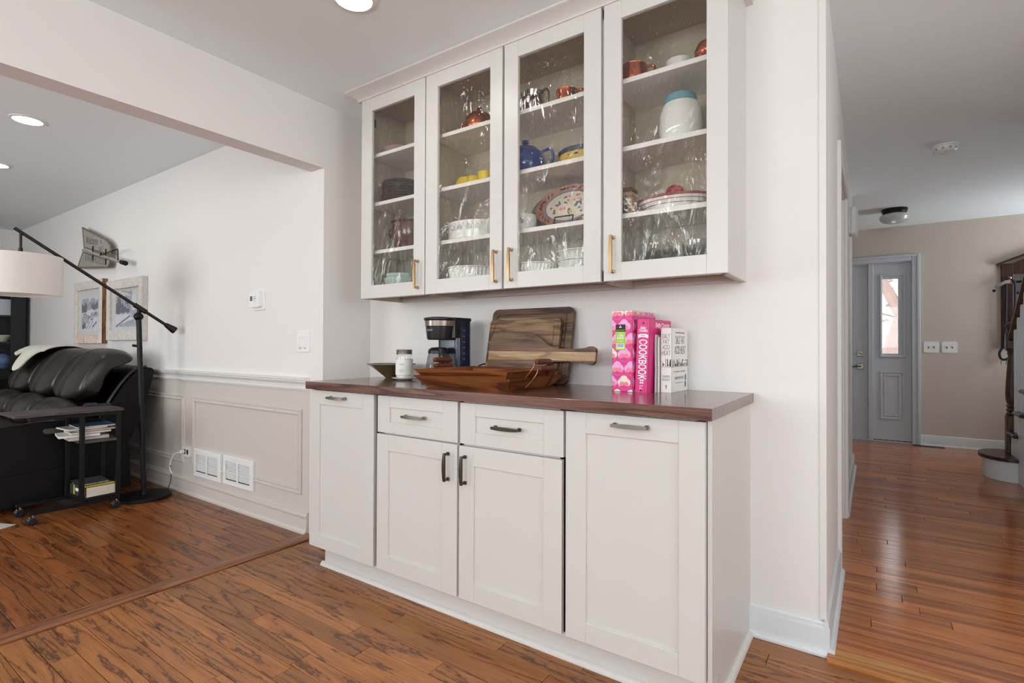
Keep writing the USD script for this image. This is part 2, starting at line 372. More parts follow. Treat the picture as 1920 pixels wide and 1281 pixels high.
# ------------------------------------------------------------------ the setting
XH, WL = -0.27, -0.338        # the wall with the opening; the living room's back wall
HF = 0.010                    # the hall's floor lies a little higher
def planks(parent, mat, rows, x0, x1, known, rnd, z=0.0, lmin=.45, lmax=1.2, tilt=0.0):
    for (ya, yb) in rows:
        xs = [x0]; j = [v for (a, b, v) in known if a < (ya + yb)/2 < b]
        cuts = sorted(j)
        x = x0 + rnd.uniform(.1, lmax)
        while x < x1 - .12:
            if all(abs(x - c) > lmin*.8 for c in cuts) : xs.append(x)
            x += rnd.uniform(lmin, lmax)
        xs = sorted(xs + cuts) + [x1]
        for a, b in zip(xs[:-1], xs[1:]):
            if b - a < .03: continue
            m = bx((a + .0007, ya + .0008, z - .011), (b - .0007, yb - .0008, z + rnd.uniform(-.0003, .0002)), .0016)
            if tilt:
                t = rnd.uniform(-tilt, tilt); v = np.array(m.vertices); v[:, 2] += (v[:, 1] - (ya + yb)/2)*t
                m = trimesh.Trimesh(v, m.faces, process=False)
            obj('plank', m, mat, parent, smooth=False)
st = .0775
rk = [(-1.511 + st*(k), -1.511 + st*(k + 1)) for k in range(-15, 20)]
fl = struct('floor', bx((-.35, -5.2, -.05), (5.2, .12, -.0105), 0), 'void', False)
tag(fl, 'kitchen floor of golden brown oak planks in front of the base cabinets')
known = [(-1.588, -1.511, -.019), (-1.433, -1.356, -.178), (-1.278, -1.2, .21), (-1.123, -1.046, .655), (-1.046, -.968, .265), (-.968, -.89, .0), (-.89, -.813, .66), (-.813, -.736, .46), (-.736, -.658, 1.41), (-.658, -.58, 1.184), (-.58, -.503, .975), (-.2, -.125, 1.99)]
planks(fl, 'oak', rk, -.30, 3.1, known, random.Random(3))
fl2 = struct('floor', bx((-6.3, -5.2, -.05), (-.35, -.2, -.0105), 0), 'void', False)
tag(fl2, 'living room floor of darker oak planks beyond the strip')
planks(fl2, 'oak_living', [r for r in rk if r[1] < -.33], -4.6, -.395, [], random.Random(5))
# floor behind the camera, unbroken
fl.GetStage(); obj('floor_slab', bx((-.30, -5.2, -.02), (5.2, -2.68, 0), 0), 'oak', fl, False); obj('floor_slab', bx((3.1, -2.68, -.02), (5.2, .0, 0), 0), 'oak', fl, False)
obj('floor_slab', bx((-6.3, -5.2, -.02), (-.395, -2.68, 0), 0), 'oak_living', fl2, False); obj('floor_slab', bx((-6.3, -2.68, -.02), (-4.6, -.34, 0), 0), 'oak_living', fl2, False)
fl3 = struct('floor', bx((.8, .0, -.05), (4.6, 5.3, HF - .0105), 0), 'void', False)
tag(fl3, 'hall floor of glossy reddish oak planks running to the front door')
hr = [(.672 - .0775*8 - .0 + .0775*k, .672 - .0775*8 + .0775*(k + 1)) for k in range(0, 66)]
hr = [r for r in hr if r[1] < 5.2]
knownh = [(.672, .7495, 2.307), (.594, .672, 2.397), (.284, .362, 2.288), (1.36, 1.44, 2.36)]
planks(fl3, 'oak_hall', hr, 2.1, 4.0, knownh, random.Random(11), z=HF, lmin=.5, lmax=1.3, tilt=.0035)
obj('floor_slab', bx((.8, .05, -.02), (2.1, 5.2, HF), 0), 'oak_hall', fl3, False); obj('floor_slab', bx((4.0, .05, -.02), (4.6, 5.2, HF), 0), 'oak_hall', fl3, False)
struct('trim_1', mv(ext(Polygon([(-.395, -.005), (-.395, .006), (-.385, .011), (-.318, .011), (-.305, .004), (-.305, -.005)]), 'y', -5.1, -.352)), 'oak_strip')
struct('trim_2', ext(Polygon([(-.058, -.01), (-.058, .004), (-.05, .013), (.03, .013), (.05, HF - .001), (.05, -.01)]), 'x', 2.163, 3.9), 'oak_hall_edge')

struct('ceiling', bx((-6.4, -5.4, CEIL), (5.4, 5.45, CEIL + .08), 0), 'ceiling_paint')
struct('wall_back', bx((XH - .10, 0, 0), (2.157, .12, CEIL), .007), 'wall_paint')
ow = Polygon([(0, 0), (WL, 0), (WL, 2.098), (-4.9, 2.098), (-4.9, 0), (-5.2, 0), (-5.2, CEIL), (0, CEIL)])
struct('wall_left', ext(ow, 'x', XH - .12, XH), 'wall_paint')
struct('wall_living', bx((-6.4, WL, 0), (XH - .12, WL + .11, CEIL), 0), 'wall_paint')
struct('wall_living_left', bx((-6.4, -5.2, 0), (-6.22, WL, CEIL), 0), 'wall_paint')
def front_wall(name, x0, x1, y0, y1, holes, mat):
    p = sbox(x0, 0, x1, CEIL)
    for h in holes: p = p.difference(sbox(*h))
    return struct(name, ext(p, 'y', y0, y1), mat)
def hole(c, w, h): return (c[0] - w/2, c[2] - h/2, c[0] + w/2, c[2] + h/2)
hk = [hole(WIN[i][1], WIN[i][3], WIN[i][4]) for i in range(3)]
front_wall('wall_front', XH, 5.4, -5.3, -5.2, hk[:2], 'wall_paint'); front_wall('wall_living_front', -6.4, XH, -5.3, -5.2, hk[2:], 'wall_paint')
for i, h in enumerate(hk):
    t = thing('window_%d' % (i + 1), None, None, ((h[0] + h[2])/2, -5.2, h[1]), kind='structure')
    w, hh = h[2] - h[0], h[3] - h[1]
    obj('window_frame', ring_mould(-w/2 - .05, w/2 + .05, -.05, hh + .05, [(0, 0), (0, .02), (.045, .02), (.09, -.03), (.09, -.05), (.02, -.05)], 0, sgn=1), 'white_trim', t)
    obj('mullion', bx((-.02, -.05, 0), (.02, -.015, hh)), 'white_trim', t)
    if i != 1: obj('meeting_rail', bx((-w/2, -.05, hh/2 - .02), (w/2, -.02, hh/2 + .02)), 'white_trim', t)
    obj('pane', bx((-w/2, -.035, 0), (w/2, -.031, hh), 0), 'clear_pane', t)
wr = WIN[3]; rh = sbox(-5.3, 0, .12, CEIL).difference(sbox(wr[1][1] - wr[3]/2, wr[1][2] - wr[4]/2, wr[1][1] + wr[3]/2, wr[1][2] + wr[4]/2))
struct('wall_right', ext(rh, 'x', 5.2, 5.3), 'wall_paint')
t = thing('window_5', None, None, (5.2, wr[1][1], wr[1][2] - wr[4]/2), 90, kind='structure'); w, hh = wr[3], wr[4]
obj('window_frame', ring_mould(-w/2 - .05, w/2 + .05, -.05, hh + .05, [(0, 0), (0, .02), (.045, .02), (.09, -.03), (.09, -.05), (.02, -.05)], 0, sgn=1), 'white_trim', t)
obj('mullion', bx((-.02, .0, 0), (.02, .03, hh)), 'white_trim', t)
struct('wall_back_right', bx((3.9, 0, 0), (5.4, .12, CEIL), .006), 'wall_paint')
# hall: its left wall leans a hair inwards
def hx(y): return 2.157 - .0045*y
def hwall(y0, y1, z0, z1):
    return ext(Polygon([(hx(y0), y0), (hx(y1), y1), (2.03, y1), (2.03, y0)]), 'z', z0, z1)
struct('wall_hall_left', J(hwall(.10, .865, 0, CEIL), hwall(.865, 1.745, 2.03, CEIL), hwall(1.745, 3.49, 0, CEIL), bx((.8, 3.40, 0), (2.05, 3.49, CEIL), 0)), 'wall_paint', False)
struct('wall_foyer_left', bx((.7, 3.4, 0), (.8, 5.3, CEIL), 0), 'hall_paint')
dp = sbox(.7, 0, 4.7, CEIL).difference(sbox(1.26, 0, 2.66, 2.062))
struct('wall_hall_end', ext(dp, 'y', 5.18, 5.32), 'hall_paint')
hwin = WIN[4]
rp = sbox(.0, 0, 5.3, CEIL).difference(sbox(hwin[1][1] - .45, hwin[1][2] - .45, hwin[1][1] + .45, hwin[1][2] + .45))
struct('wall_hall_right', ext(rp, 'x', 4.5, 4.6), 'hall_paint')
# closet doorway in the hall's left wall
t = thing('door_2', None, None, (2.06, .865, HF), kind='structure')
obj('door_panel', bx((-.02, .004, .01), (.015, .876, 2.01)), 'white_trim', t)
def casing_v(y0, y1, z0, z1): return bx((hx(y0) - .002, y0, z0), (hx(y0) + .018, y1, z1), .004)
struct('trim_3', J(casing_v(.80, .868, HF, 2.095), casing_v(1.742, 1.812, HF, 2.095), casing_v(.8685, 1.7415, 2.028, 2.0945),
    bx((2.03, .865, HF), (hx(.87), .877, 2.03)), bx((2.03, 1.733, HF), (hx(1.74), 1.745, 2.03)), bx((2.03, .865, 2.02), (hx(1), 1.745, 2.032))), 'trim_paint')

# corner guard on the wall end and base mouldings
struct('trim_10', J(bx((2.137, -.0035, .116), (2.1597, .0005, CEIL - .001), .0012), bx((2.1565, .0, .126), (2.1597, .024, CEIL - .001), .0012)), 'trim_paint')
BASE = [(0, 0), (-.017, 0), (-.032, 0), (-.032, .008), (-.027, .016), (-.017, .02), (-.017, .088), (-.013, .096), (-.013, .108), (-.006, .115), (0, .115)]
struct('baseboard_back', J(ext(BASE, 'x', 1.906, 2.162)), 'white_trim')
b2 = ext([(y, z + HF) for y, z in BASE], 'x', 0, .82); b2 = mv(b2, rz=90); struct('baseboard_hall_left', J(mv(b2, (hx(.82) - .0005, -.016, 0)), mv(ext([(y, z + HF) for y, z in BASE], 'x', 0, 1.70), (hx(3.45), 1.80, 0), rz=90)), 'white_trim')
struct('baseboard_hall_end', ext([(y + 5.18, z*1.02 + HF) for y, z in BASE], 'x', 2.728, 4.5), 'white_trim')
lb = [(0, 0), (-.018, 0), (-.028, 0), (-.028, .012), (-.018, .026), (-.015, .088), (-.022, .096), (-.022, .106), (-.013, .113), (-.013, .119), (0, .126)]
struct('baseboard_living', ext([(y + WL, z) for y, z in lb], 'x', -6.2, XH - .121), 'wainscot')
cr = [(0, .826), (-.010, .826), (-.014, .838), (-.010, .846), (-.012, .862), (-.026, .878), (-.026, .886), (-.032, .889), (-.032, .902), (0, .902)]
struct('trim_4', ext([(y + WL, z) for y, z in cr], 'x', -6.2, XH - .125), 'trim_paint')
struct('wall_wainscot', bx((-6.2, WL - .0015, .11), (XH - .121, WL + .01, .835), 0), 'wainscot')
pm = [(0, 0), (0, .007), (.004, .012), (.010, .012), (.014, .008), (.022, .008), (.027, .014), (.033, .014), (.037, .006), (.037, 0)]
struct('trim_5', J(ring_mould(-1.785, -.457, .217, .716, pm, WL - .001), ring_mould(-3.5, -1.910, .217, .716, pm, WL - .001), ring_mould(-5.2, -3.62, .217, .716, pm, WL - .001)), 'wainscot')

# ------------------------------------------------------------------ cabinets
YD, YU = -.600, -.312
CT = .914
def bar_handle(L, th=1.0):
    """A bowed bar pull along x that stands off towards -y."""
    s = []
    for u in np.linspace(-1, 1, 13):
        w = (.0046 + .0022*(1 - u*u))*th; t = .003 + .0008*(1 - u*u); y = -.027 - .003*(1 - u*u)
        s.append([(u*L/2, y - t, -w), (u*L/2, y - t, w), (u*L/2, y + t, w), (u*L/2, y + t, -w)])
    bar = loft(s); e = L/2 - .006
    posts = [bx((sx*e - .004, -.027, -.0042), (sx*e + .004, 0, .0042), .0008) for sx in (-1, 1)]
    feet = [bx((sx*e - .0065, -.010, -.0065), (sx*e + .0065, 0, .0065), .002) for sx in (-1, 1)]
    return J(bar, *posts, *feet)
def shaker(parent, name, x0, x1, z0, z1, y, rails=(.078, .078), stiles=(.077, .077), glass=None, mat='cabinet_paint', handle=None, th=.02):
    """A frame-and-panel front whose face is at y: rails (bottom, top), stiles (left, right)."""
    a, b, c, d = x0 + stiles[0], x1 - stiles[1], z0 + rails[0], z1 - rails[1]
    p = obj(name, J(bx((x0, y, z0), (a, y + th, z1), .0014), bx((b, y, z0), (x1, y + th, z1), .0014),
        bx((a - .0002, y + .0003, z0), (b + .0002, y + th, c), .0014), bx((a - .0002, y + .0003, d), (b + .0002, y + th, z1), .0014)), mat, parent)
    if glass: obj('glass_pane', bx((a - .004, y + .009, c - .004), (b + .004, y + .0125, d + .004), 0), glass, p)
    else: obj('panel', bx((a - .003, y + .0075, c - .003), (b + .003, y + .0145, d + .003), 0), mat, p)
    if handle: obj('handle', mv(handle[0], (handle[1], y, handle[2]), ry=handle[3]), handle[4], p)
    return p
def carcass(x0, x1): return J(bx((x0, -.5785, .105), (x0 + .018, -.002, .878), .001), bx((x1 - .018, -.5785, .105), (x1, -.002, .878), .001), bx((x0, -.575, .105), (x1, -.002, .123), .001), bx((x0, -.012, .105), (x1, -.002, .878), .001),
    bx((x0, -.5785, .835), (x1, -.56, .878), .001), bx((x0, -.5785, .105), (x0 + .03, -.56, .878), .001), bx((x1 - .03, -.5785, .105), (x1, -.56, .878), .001))
HB = bar_handle(.118); HC = bar_handle(.112)
t = thing('base_cabinet', 'white shaker pull-out base cabinet with one tall front, left end of the run', 'cabinet')
obj('body', carcass(.006, .478), 'cabinet_paint', t)
shaker(t, 'door', -.006, .463, .105, .871, YD, rails=(.067, .069), stiles=(.077, .077), handle=(HB, .2165, .842, 0, 'nickel'))
t = thing('base_cabinet', 'wide white shaker base cabinet with two drawers above two doors, middle of the run', 'cabinet')
obj('body', J(carcass(.480, 1.430), bx((.48, -.5785, .69), (1.43, -.56, .72)), bx((.945, -.5785, .105), (.968, -.56, .878))), 'cabinet_paint', t)
shaker(t, 'drawer', .488, .951, .709, .871, YD, rails=(.049, .050), stiles=(.077, .077), handle=(HB, .7225, .792, 0, 'nickel'))
shaker(t, 'drawer', .964, 1.424, .709, .869, YD, rails=(.049, .050), stiles=(.076, .078), handle=(HB, 1.1935, .788, 0, 'dark_nickel'))
shaker(t, 'door', .485, .949, .105, .702, YD, rails=(.07, .07), stiles=(.073, .080), handle=(HC, .906, .612, 90, 'dark_nickel'))
shaker(t, 'door', .960, 1.418, .105, .700, YD, rails=(.07, .073), stiles=(.073, .073), handle=(HC, .9935, .61, 90, 'dark_nickel'))
t = thing('base_cabinet', 'white shaker pull-out base cabinet with plain end panel, right end of the run', 'cabinet')
obj('body', carcass(1.432, 1.894), 'cabinet_paint', t)
shaker(t, 'door', 1.433, 1.893, .105, .870, YD, rails=(.068, .07), stiles=(.076, .077), handle=(HB, 1.668, .8395, 0, 'nickel'))
ep = Polygon([(0, 0), (0, .878), (-.5785, .878), (-.5785, .105), (-.52, .105), (-.52, 0)])
obj('end_panel', ext(ep, 'x', 1.895, 1.908), 'cabinet_paint', t, False)
struct('trim_6', J(bx((.053, -.550, 0), (1.894, -.535, .105), .001), bx((.0535, -.536, 0), (.07, -.1, .1045), .001)), 'cabinet_paint')
qr = [(0, 0), (0, .02), (-.007, .018), (-.013, .012), (-.016, .004), (-.016, 0)]
struct('trim_7', J(ext([(y - .55, z) for y, z in qr], 'x', .036, 1.93), mv(ext(qr, 'x', -.55, -.03), (1.908, 0, 0), rz=90)), 'cabinet_paint')
# worktop of glued walnut staves
wt = thing('worktop', 'dark walnut butcher block worktop on the white base cabinets', 'worktop', (0, 0, .878))
ys = np.linspace(-.630, 0, 16); rr = random.Random(21)
for a, b in zip(ys[:-1], ys[1:]):
    cut = [0] + ([] if a < -.62 else [rr.uniform(.5, 1.4)]) + [1.92]
    for p, q in zip(cut[:-1], cut[1:]):
        obj('stave', bx((p, a, .0), (q, b, .036), .0002 if a > -.62 else .0012), 'walnut', wt, False)

# upper cabinets
def upper(x0, x1, label, div=False):
    t = thing('wall_cabinet', label, 'cabinet')
    s = [bx((a, -.291, 1.341), (a + .016, 0, 2.417), .001) for a in ((x0, x1 - .016))]
    s += [bx((x0, -.291, 1.370), (x1, -.001, 1.386), .001), bx((x0, -.291, 2.397), (x1, -.001, 2.417), .001), bx((x0, -.010, 1.341), (x1, -.001, 2.417), .001)]
    obj('body', J(*s), 'cabinet_inside', t)
    ff = [bx((a, -.2915, 1.341), (b, -.273, 2.417), .001) for a, b in ((x0, x0 + .034), (x1 - .034, x1))] + [bx((x0, -.2915, 1.3425), (x1, -.273, 1.386), .001), bx((x0, -.2915, 2.37), (x1, -.273, 2.417), .001)]
    obj('face_frame', J(*ff), 'cabinet_paint', t)
    obj('hanging_rail', J(bx((x0 + .016, -.03, 1.341), (x1 - .016, -.012, 1.370), .001)), 'cabinet_paint', t)
    for zh in (1.435, 2.30): obj('hinge', bx((x0 + .034, -.2725, zh - .022), (x0 + .05, -.255, zh + .022), .003), 'dark_nickel', t)
    for zt in (1.603, 1.862, 2.125):
        obj('shelf', bx((x0 + .0175, -.272, zt - .019), (x1 - .0175, -.0115, zt), .001), 'shelf_edge', t)
    return t
HU = bar_handle(.142)
DG = dict(rails=(.069, .073), glass='seedy_pane')
u1 = upper(.021, .4925, 'single glass door wall cabinet at the left end, holding the dark plates and brown pot')
shaker(u1, 'door', .020, .489, 1.341, 2.413, YU, stiles=(.079, .074), handle=(HU, .449, 1.442, 90, 'brass'), **DG)
u2 = upper(.4935, 1.432, 'double glass door wall cabinet in the middle, holding the blue teapot')
shaker(u2, 'door', .4955, .955, 1.341, 2.413, YU, stiles=(.076, .067), handle=(HU, .9275, 1.441, 90, 'brass'), **DG)
shaker(u2, 'door', .966, 1.427, 1.341, 2.413, YU, stiles=(.071, .074), handle=(HU, 1.0105, 1.442, 90, 'brass'), **DG)
u3 = upper(1.433, 1.881, 'single glass door wall cabinet at the right end, holding the white jar with blue lid')
shaker(u3, 'door', 1.439, 1.894, 1.341, 2.413, YU, stiles=(.071, .070), handle=(HU, 1.4805, 1.441, 90, 'brass'), **DG)
obj('end_panel', bx((1.881, -.2915, 1.341), (1.894, 0, 2.417), .001), 'cabinet_paint', u3)
def crown(x0, x1, y, prof):
    S = [[(x0 - o, 0, z), (x0 - o, y - o, z), (x1 + o, y - o, z), (x1 + o, 0, z)] for o, z in prof]
    k = len(S); v = np.array(S).reshape(-1, 3); f = []
    for i in range(k):
        for j in range(3):
            a0, a1, b0, b1 = i*4 + j, i*4 + j + 1, ((i + 1) % k)*4 + j, ((i + 1) % k)*4 + j + 1
            f += [(a0, a1, b1), (a0, b1, b0)]
    m = trimesh.Trimesh(v, f, process=False); return m
crm = crown(.021, 1.894, YU + .0205, [(0, 2.409), (.026, 2.409), (.028, 2.413), (.026, 2.418), (.030, 2.423), (.040, 2.432), (.056, 2.442), (.072, 2.448), (.076, 2.452), (.076, CEIL - .0005), (0, CEIL - .0005)])
crm.fix_normals(); struct('trim_8', crm, 'cabinet_paint')

# ------------------------------------------------------------------ front door, sidelight and the outside
t = thing('door_1', None, None, (1.28, 5.215, HF), kind='structure')
obj('door_slab', J(bx((0, 0, .012), (.968, .045, 2.046), .003)), 'door_grey', t)
obj('panel_moulding', J(ring_mould(.13, .826, 1.0 - .02, 1.985, [(0, 0), (0, .01), (.03, .004), (.03, 0)], 0), ring_mould(.13, .43, .2, .85, [(0, 0), (0, .01), (.03, .004), (.03, 0)], 0), ring_mould(.53, .826, .2, .79, [(0, 0), (0, .01), (.03, .004), (.03, 0)], 0)), 'door_grey', t)
db = obj('deadbolt', J(bx((.858, -.012, .97), (.928, 0, 1.04), .004), bx((.866, -.016, .978), (.92, -.01, 1.032), .003)), 'nickel', t, label='square deadbolt plate')
obj('thumb_turn', J(face(mv(bx((-.02, -.004, 0), (.02, .004, .012), .002), rz=-30), (.896, -.016, 1.006), '-y')), 'black_metal', db)
lv = obj('lever_plate', J(bx((.858, -.012, .82), (.928, 0, .892), .004), bx((.866, -.016, .828), (.92, -.01, .884), .003)), 'nickel', t)
obj('lever', tube(curve([(.893, -.012, .857), (.893, -.055, .857), (.87, -.06, .859), (.83, -.06, .853), (.79, -.058, .85), (.76, -.056, .853)], 20), .0075, 10), 'dark_nickel', lv)
t = thing('window_4', None, None, (2.30, 5.215, HF), kind='structure')
gx0, gx1, gz0, gz1 = .083, .276, 1.008, 1.862
pl = sbox(0, .02, .352, 2.05).difference(sbox(gx0, gz0, gx1, gz1))
obj('side_panel', ext(pl, 'y', 0, .045), 'door_grey', t, False)
obj('glass_frame', ring_mould(.060, .304, .963, 1.92, [(0, 0), (0, .012), (.008, .018), (.016, .018), (.026, .008), (.026, 0)], 0), 'door_grey', t)
obj('glazing_bead', J(bx((.232, .004, gz0), (.276, .03, gz1)), bx((.236, -.006, 1.62), (.262, .01, 1.70), .003)), 'door_grey', t)
obj('pane', bx((gx0, .03, gz0), (.234, .034, gz1), 0), 'clear_pane', t)
obj('panel_moulding', ring_mould(.064, .282, .26, .80, [(0, 0), (0, .010), (.010, .012), (.02, .004), (.03, .004), (.036, .01), (.045, .01), (.05, 0)], 0), 'door_grey', t)
obj('door_sweep', bx((.0, .002, .0), (.352, .03, .018)), 'dark_slot', t)
struct('trim_9', J(bx((2.235, 5.262, HF), (2.312, 5.29, 2.06), .001), bx((2.249, 5.185, HF), (2.30, 5.26, 2.06), .004), bx((1.26, 5.19, 2.05), (2.66, 5.27, 2.065), .002), bx((2.652, 5.19, HF), (2.663, 5.27, 2.06), .002), bx((1.26, 5.19, HF - .004), (2.66, 5.3, HF + .012), .003),
    bx((2.654, 5.162, HF), (2.728, 5.18, 2.128), .005), bx((2.70, 5.152, HF), (2.73, 5.18, 2.135), .005), bx((1.2, 5.163, 2.058), (2.654, 5.18, 2.128), .005), bx((1.2, 5.153, 2.104), (2.70, 5.18, 2.134), .005)), 'door_grey')
g = struct('ground', bx((-14, 5.4, -.6), (16, 40, -.35), 0), 'snow')
tr = thing('tree', 'bare leaning tree trunk seen through the front door sidelight', 'tree', (2.55, 9.0, -.36))
def branch(p, q, r0, r1, k=0):
    mid = (np.array(p) + q)/2 + np.array([R.uniform(-.1, .1), R.uniform(-.1, .1), 0]); c = curve([p, mid, q], 10); return tube(c, np.linspace(r0, r1, len(c)), 8)
obj('trunk', J(branch((-.28, 0, 0), (.25, 0, 2.1), .19, .15), branch((.25, 0, 2.05), (.55, .1, 4.4), .15, .09), branch((.2, 0, 1.9), (-.6, .1, 3.6), .10, .05)), 'bark', tr)
bs = []
for k in range(46):
    z = R.uniform(1.8, 4.0); p = (R.uniform(-.1, .5) - .25, 0, z); q = (p[0] + R.uniform(-1.0, .8), R.uniform(-.6, .6), z + R.uniform(-.4, .8)); bs.append(branch(p, q, .022, .006))
obj('twigs', J(*bs), 'bark', tr, kind='stuff')
hs = thing('house', 'pale house wall across the street, seen through the front door sidelight', 'house', (3.4, 22, -.36))
obj('wall', bx((-.4, 0, 0), (7, .3, 1.7), .01), 'siding', hs); obj('garage_door', bx((.3, -.04, 0), (2.7, 0, 1.5), .01), 'snow', hs)
obj('roof', ext(Polygon([(-1.0, 1.65), (3.3, 3.2), (7.6, 1.65)]), 'y', -.3, .5), 'snow', hs)

# ------------------------------------------------------------------ ceiling lamps
def downlight(x, y, label, group=None):
    t = thing('recessed_light', label, 'ceiling light', (x, y, CEIL), group=group)
    obj('trim_ring', lathe([(.088, 0), (.086, -.004), (.072, -.006), (.070, -.001), (.070, 0)], 36), 'white_plastic', t)
    obj('lens', lathe([(0, -.0035), (.070, -.0035), (.071, -.0005), (0, -.0005)], 36), 'lamp_glow', t)
    l = UsdLux.DiskLight.Define(stage, str(t.GetPath()) + '/lamp_light'); l.CreateRadiusAttr(.066); l.CreateIntensityAttr(LAMP_E); l.CreateColorAttr(Gf.Vec3f(*LAMP_COL)); l.AddTranslateOp().Set(Gf.Vec3d(0, 0, -.008))
    return t
KL = ['round recessed kitchen ceiling light in front of the upper cabinets, cut by the top edge', 'recessed kitchen ceiling light out of view, above left of the viewer', 'recessed kitchen ceiling light out of view, right above the viewer', 'recessed kitchen ceiling light out of view, above right of the viewer', 'recessed kitchen ceiling light out of view, far behind on the left', 'recessed kitchen ceiling light out of view, far behind the viewer']
for (x, y), s in zip(SPOTS_KITCHEN, KL): downlight(x, y, s, 'kitchen ceiling lights')
LL = ['bright round recessed living room ceiling light, the one fully in view', 'round recessed living room ceiling light at the far left edge', 'recessed living room ceiling light out of view, nearer the kitchen', 'recessed living room ceiling light out of view, farther from the kitchen']
for (x, y), s in zip(SPOTS_LIVING, LL): downlight(x, y, s, 'living room ceiling lights')
# ------------------------------------------------------------------ things on the worktop
Z0 = CT
b = thing('bowl', 'shallow flared olive brown glazed bowl at the left end of the worktop', 'bowl', (.128, -.19, Z0))
obj('bowl_body', lathe([(0, .0), (0.0288, 0), (0.0352, .006), (0.0416, .012), (0.0800, .043), (0.1160, .068), (0.1296, .074), (0.1304, .077), (0.1264, .0775), (0.1120, .070), (0.0760, .046), (0.0400, .020), (0, .014)], 48), 'olive_glaze', b, 40)
obj('rim_band', lathe([(0.1280, .0745), (0.1308, .0745), (0.1312, .0765), (0.1304, .0785), (0.1272, .0785), (0.1264, .0775)], 48), 'zinc', b)
sa = obj('saucer', mv(lathe([(0, 0), (.035, 0), (.05, .006), (.064, .011), (.065, .013), (.062, .0135), (.045, .008), (0, .006)], 40), (.315, -.272, Z0)), 'white_ceramic')
tag(sa, 'small white saucer under the glass jar on the worktop', 'saucer')
j = thing('mason_jar', 'glass jar candle with white label and grey zinc lid, standing on the white saucer', 'jar candle', (.313, -.272, Z0 + .0085))
obj('wax', lathe([(0, .004), (.036, .004), (.0395, .010), (.0405, .10), (0, .10)], 32), 'wax', j)
obj('jar_glass', lathe([(0, 0), (.036, 0), (.0425, .006), (.0430, .012), (.0430, .105), (.040, .118), (.034, .124), (.034, .128), (.0385, .129)], 36), 'glassware', j)
obj('label', lathe([(.0437, .02), (.0440, .02), (.0440, .098), (.0437, .098)], 48), 'label_paper', j, label='white paper label round the jar')
lp = []
for k, (s, h, z, w) in enumerate([('PURE', .006, .074, .020), ('Country', .005, .045, .024), ('natural soy', .0035, .036, .022)]):
    m = text(s, h, .0003, w=w); v = np.array(m.vertices); a = v[:, 0]/.0442 - math.radians(62); rr_ = .0442 + v[:, 2]
    lp.append(trimesh.Trimesh(np.c_[rr_*np.cos(a), rr_*np.sin(a), v[:, 1] + z], m.faces, process=False))
obj('lettering', J(*lp), 'ink_grey', j)
lid = obj('lid', lathe([(0, .148), (.036, .148), (.0395, .146), (.0395, .126), (.0405, .124), (.0405, .1285), (.0385, .1285)][::-1], 40), 'zinc', j)
obj('lid_threads', J(*[lathe([(.0393, z - .0015), (.0406, z), (.0393, z + .0015)], 40) for z in (.132, .138, .1435)]), 'zinc', lid)

# coffee maker, its front to -y
c = thing('coffee_maker', 'black drip coffee maker with glass carafe standing behind the wooden trays', 'coffee maker', (.550, -.232, Z0))
obj('base', ext(rrect(-.068, -.118, .082, .125, .045), 'z', .0, .022), 'black_plastic', c)
obj('warming_plate', lathe([(0, .022), (.058, .022), (.06, .025), (0, .026)], 32, (.010, -.052, 0)), 'black_metal', c)
tw = obj('water_tower', ext(rrect(-.066, .012, .080, .125, .03), 'z', .022, .300), 'blue_black', c)
obj('water_window', bx((.079, .042, .09), (.0812, .068, .265), .001), 'navy', tw); obj('window_mark', J(*[bx((.081, .048, z), (.0818, .062, z + .003), 0) for z in np.linspace(.11, .25, 6)]), 'print_mid', tw)
hd = obj('brew_head', J(lathe([(0, .205), (.058, .205), (.063, .212), (.071, .285), (.073, .300), (0, .300)], 44, (.006, -.038, 0)), ext(rrect(-.064, -.02, .078, .1, .02), 'z', .215, .300)), 'black_plastic', c)
obj('steel_band', lathe([(.0705, .272), (.0722, .272), (.0748, .297), (.0735, .299)], 48, (.006, -.038, 0)), 'steel', hd)
m = text('BLACK+DECKER', .008, 0.0012, w=.036); v = np.array(m.vertices); a = v[:, 0]/.070 - math.pi/2 - .02; r_ = .0702 + v[:, 2]
obj('lettering', trimesh.Trimesh(np.c_[r_*np.cos(a) + .006, r_*np.sin(a) - .038, v[:, 1] + .252], m.faces, process=False), 'print_mid', hd)
obj('top_lid', J(lathe([(0, .300), (.077, .300), (.079, .304), (.078, .311), (.05, .316), (0, .317)], 44, (.006, -.038, 0)), ext(rrect(-.068, -.03, .082, .13, .03), 'z', .3, .314)), 'black_plastic', c)
cf = obj('carafe', lathe([(0, .027), (.052, .027), (.060, .036), (.064, .060), (.061, .09), (.053, .125), (.048, .145), (.047, .152)], 40, (.010, -.052, 0)), 'carafe_glass', c)
obj('carafe_band', lathe([(.0475, .14), (.050, .138), (.0505, .152), (.047, .154)], 40, (.010, -.052, 0)), 'black_plastic', cf)
obj('carafe_lid', lathe([(0, .152), (.048, .152), (.049, .158), (.035, .168), (0, .17)], 32, (.010, -.052, 0)), 'black_plastic', cf)
obj('carafe_handle', tube(curve([(.052, -.078, .150), (.070, -.098, .158), (.086, -.112, .14), (.089, -.114, .10), (.082, -.108, .06), (.072, -.098, .045)], 24), np.r_[np.full(9, .011), np.full(16, .013)][:len(curve([(0,0,0),(1,0,0),(2,0,0),(3,0,0),(4,0,0),(5,0,0)], 24))], 10), 'black_plastic', cf)
obj('power_cord', tube(curve([(.06, .12, .03), (.10, .15, .075), (.135, .18, .085), (.16, .205, .06), (.175, .21, .02), (.18, .212, .004)], 30), .0035, 8), 'black_plastic', c)

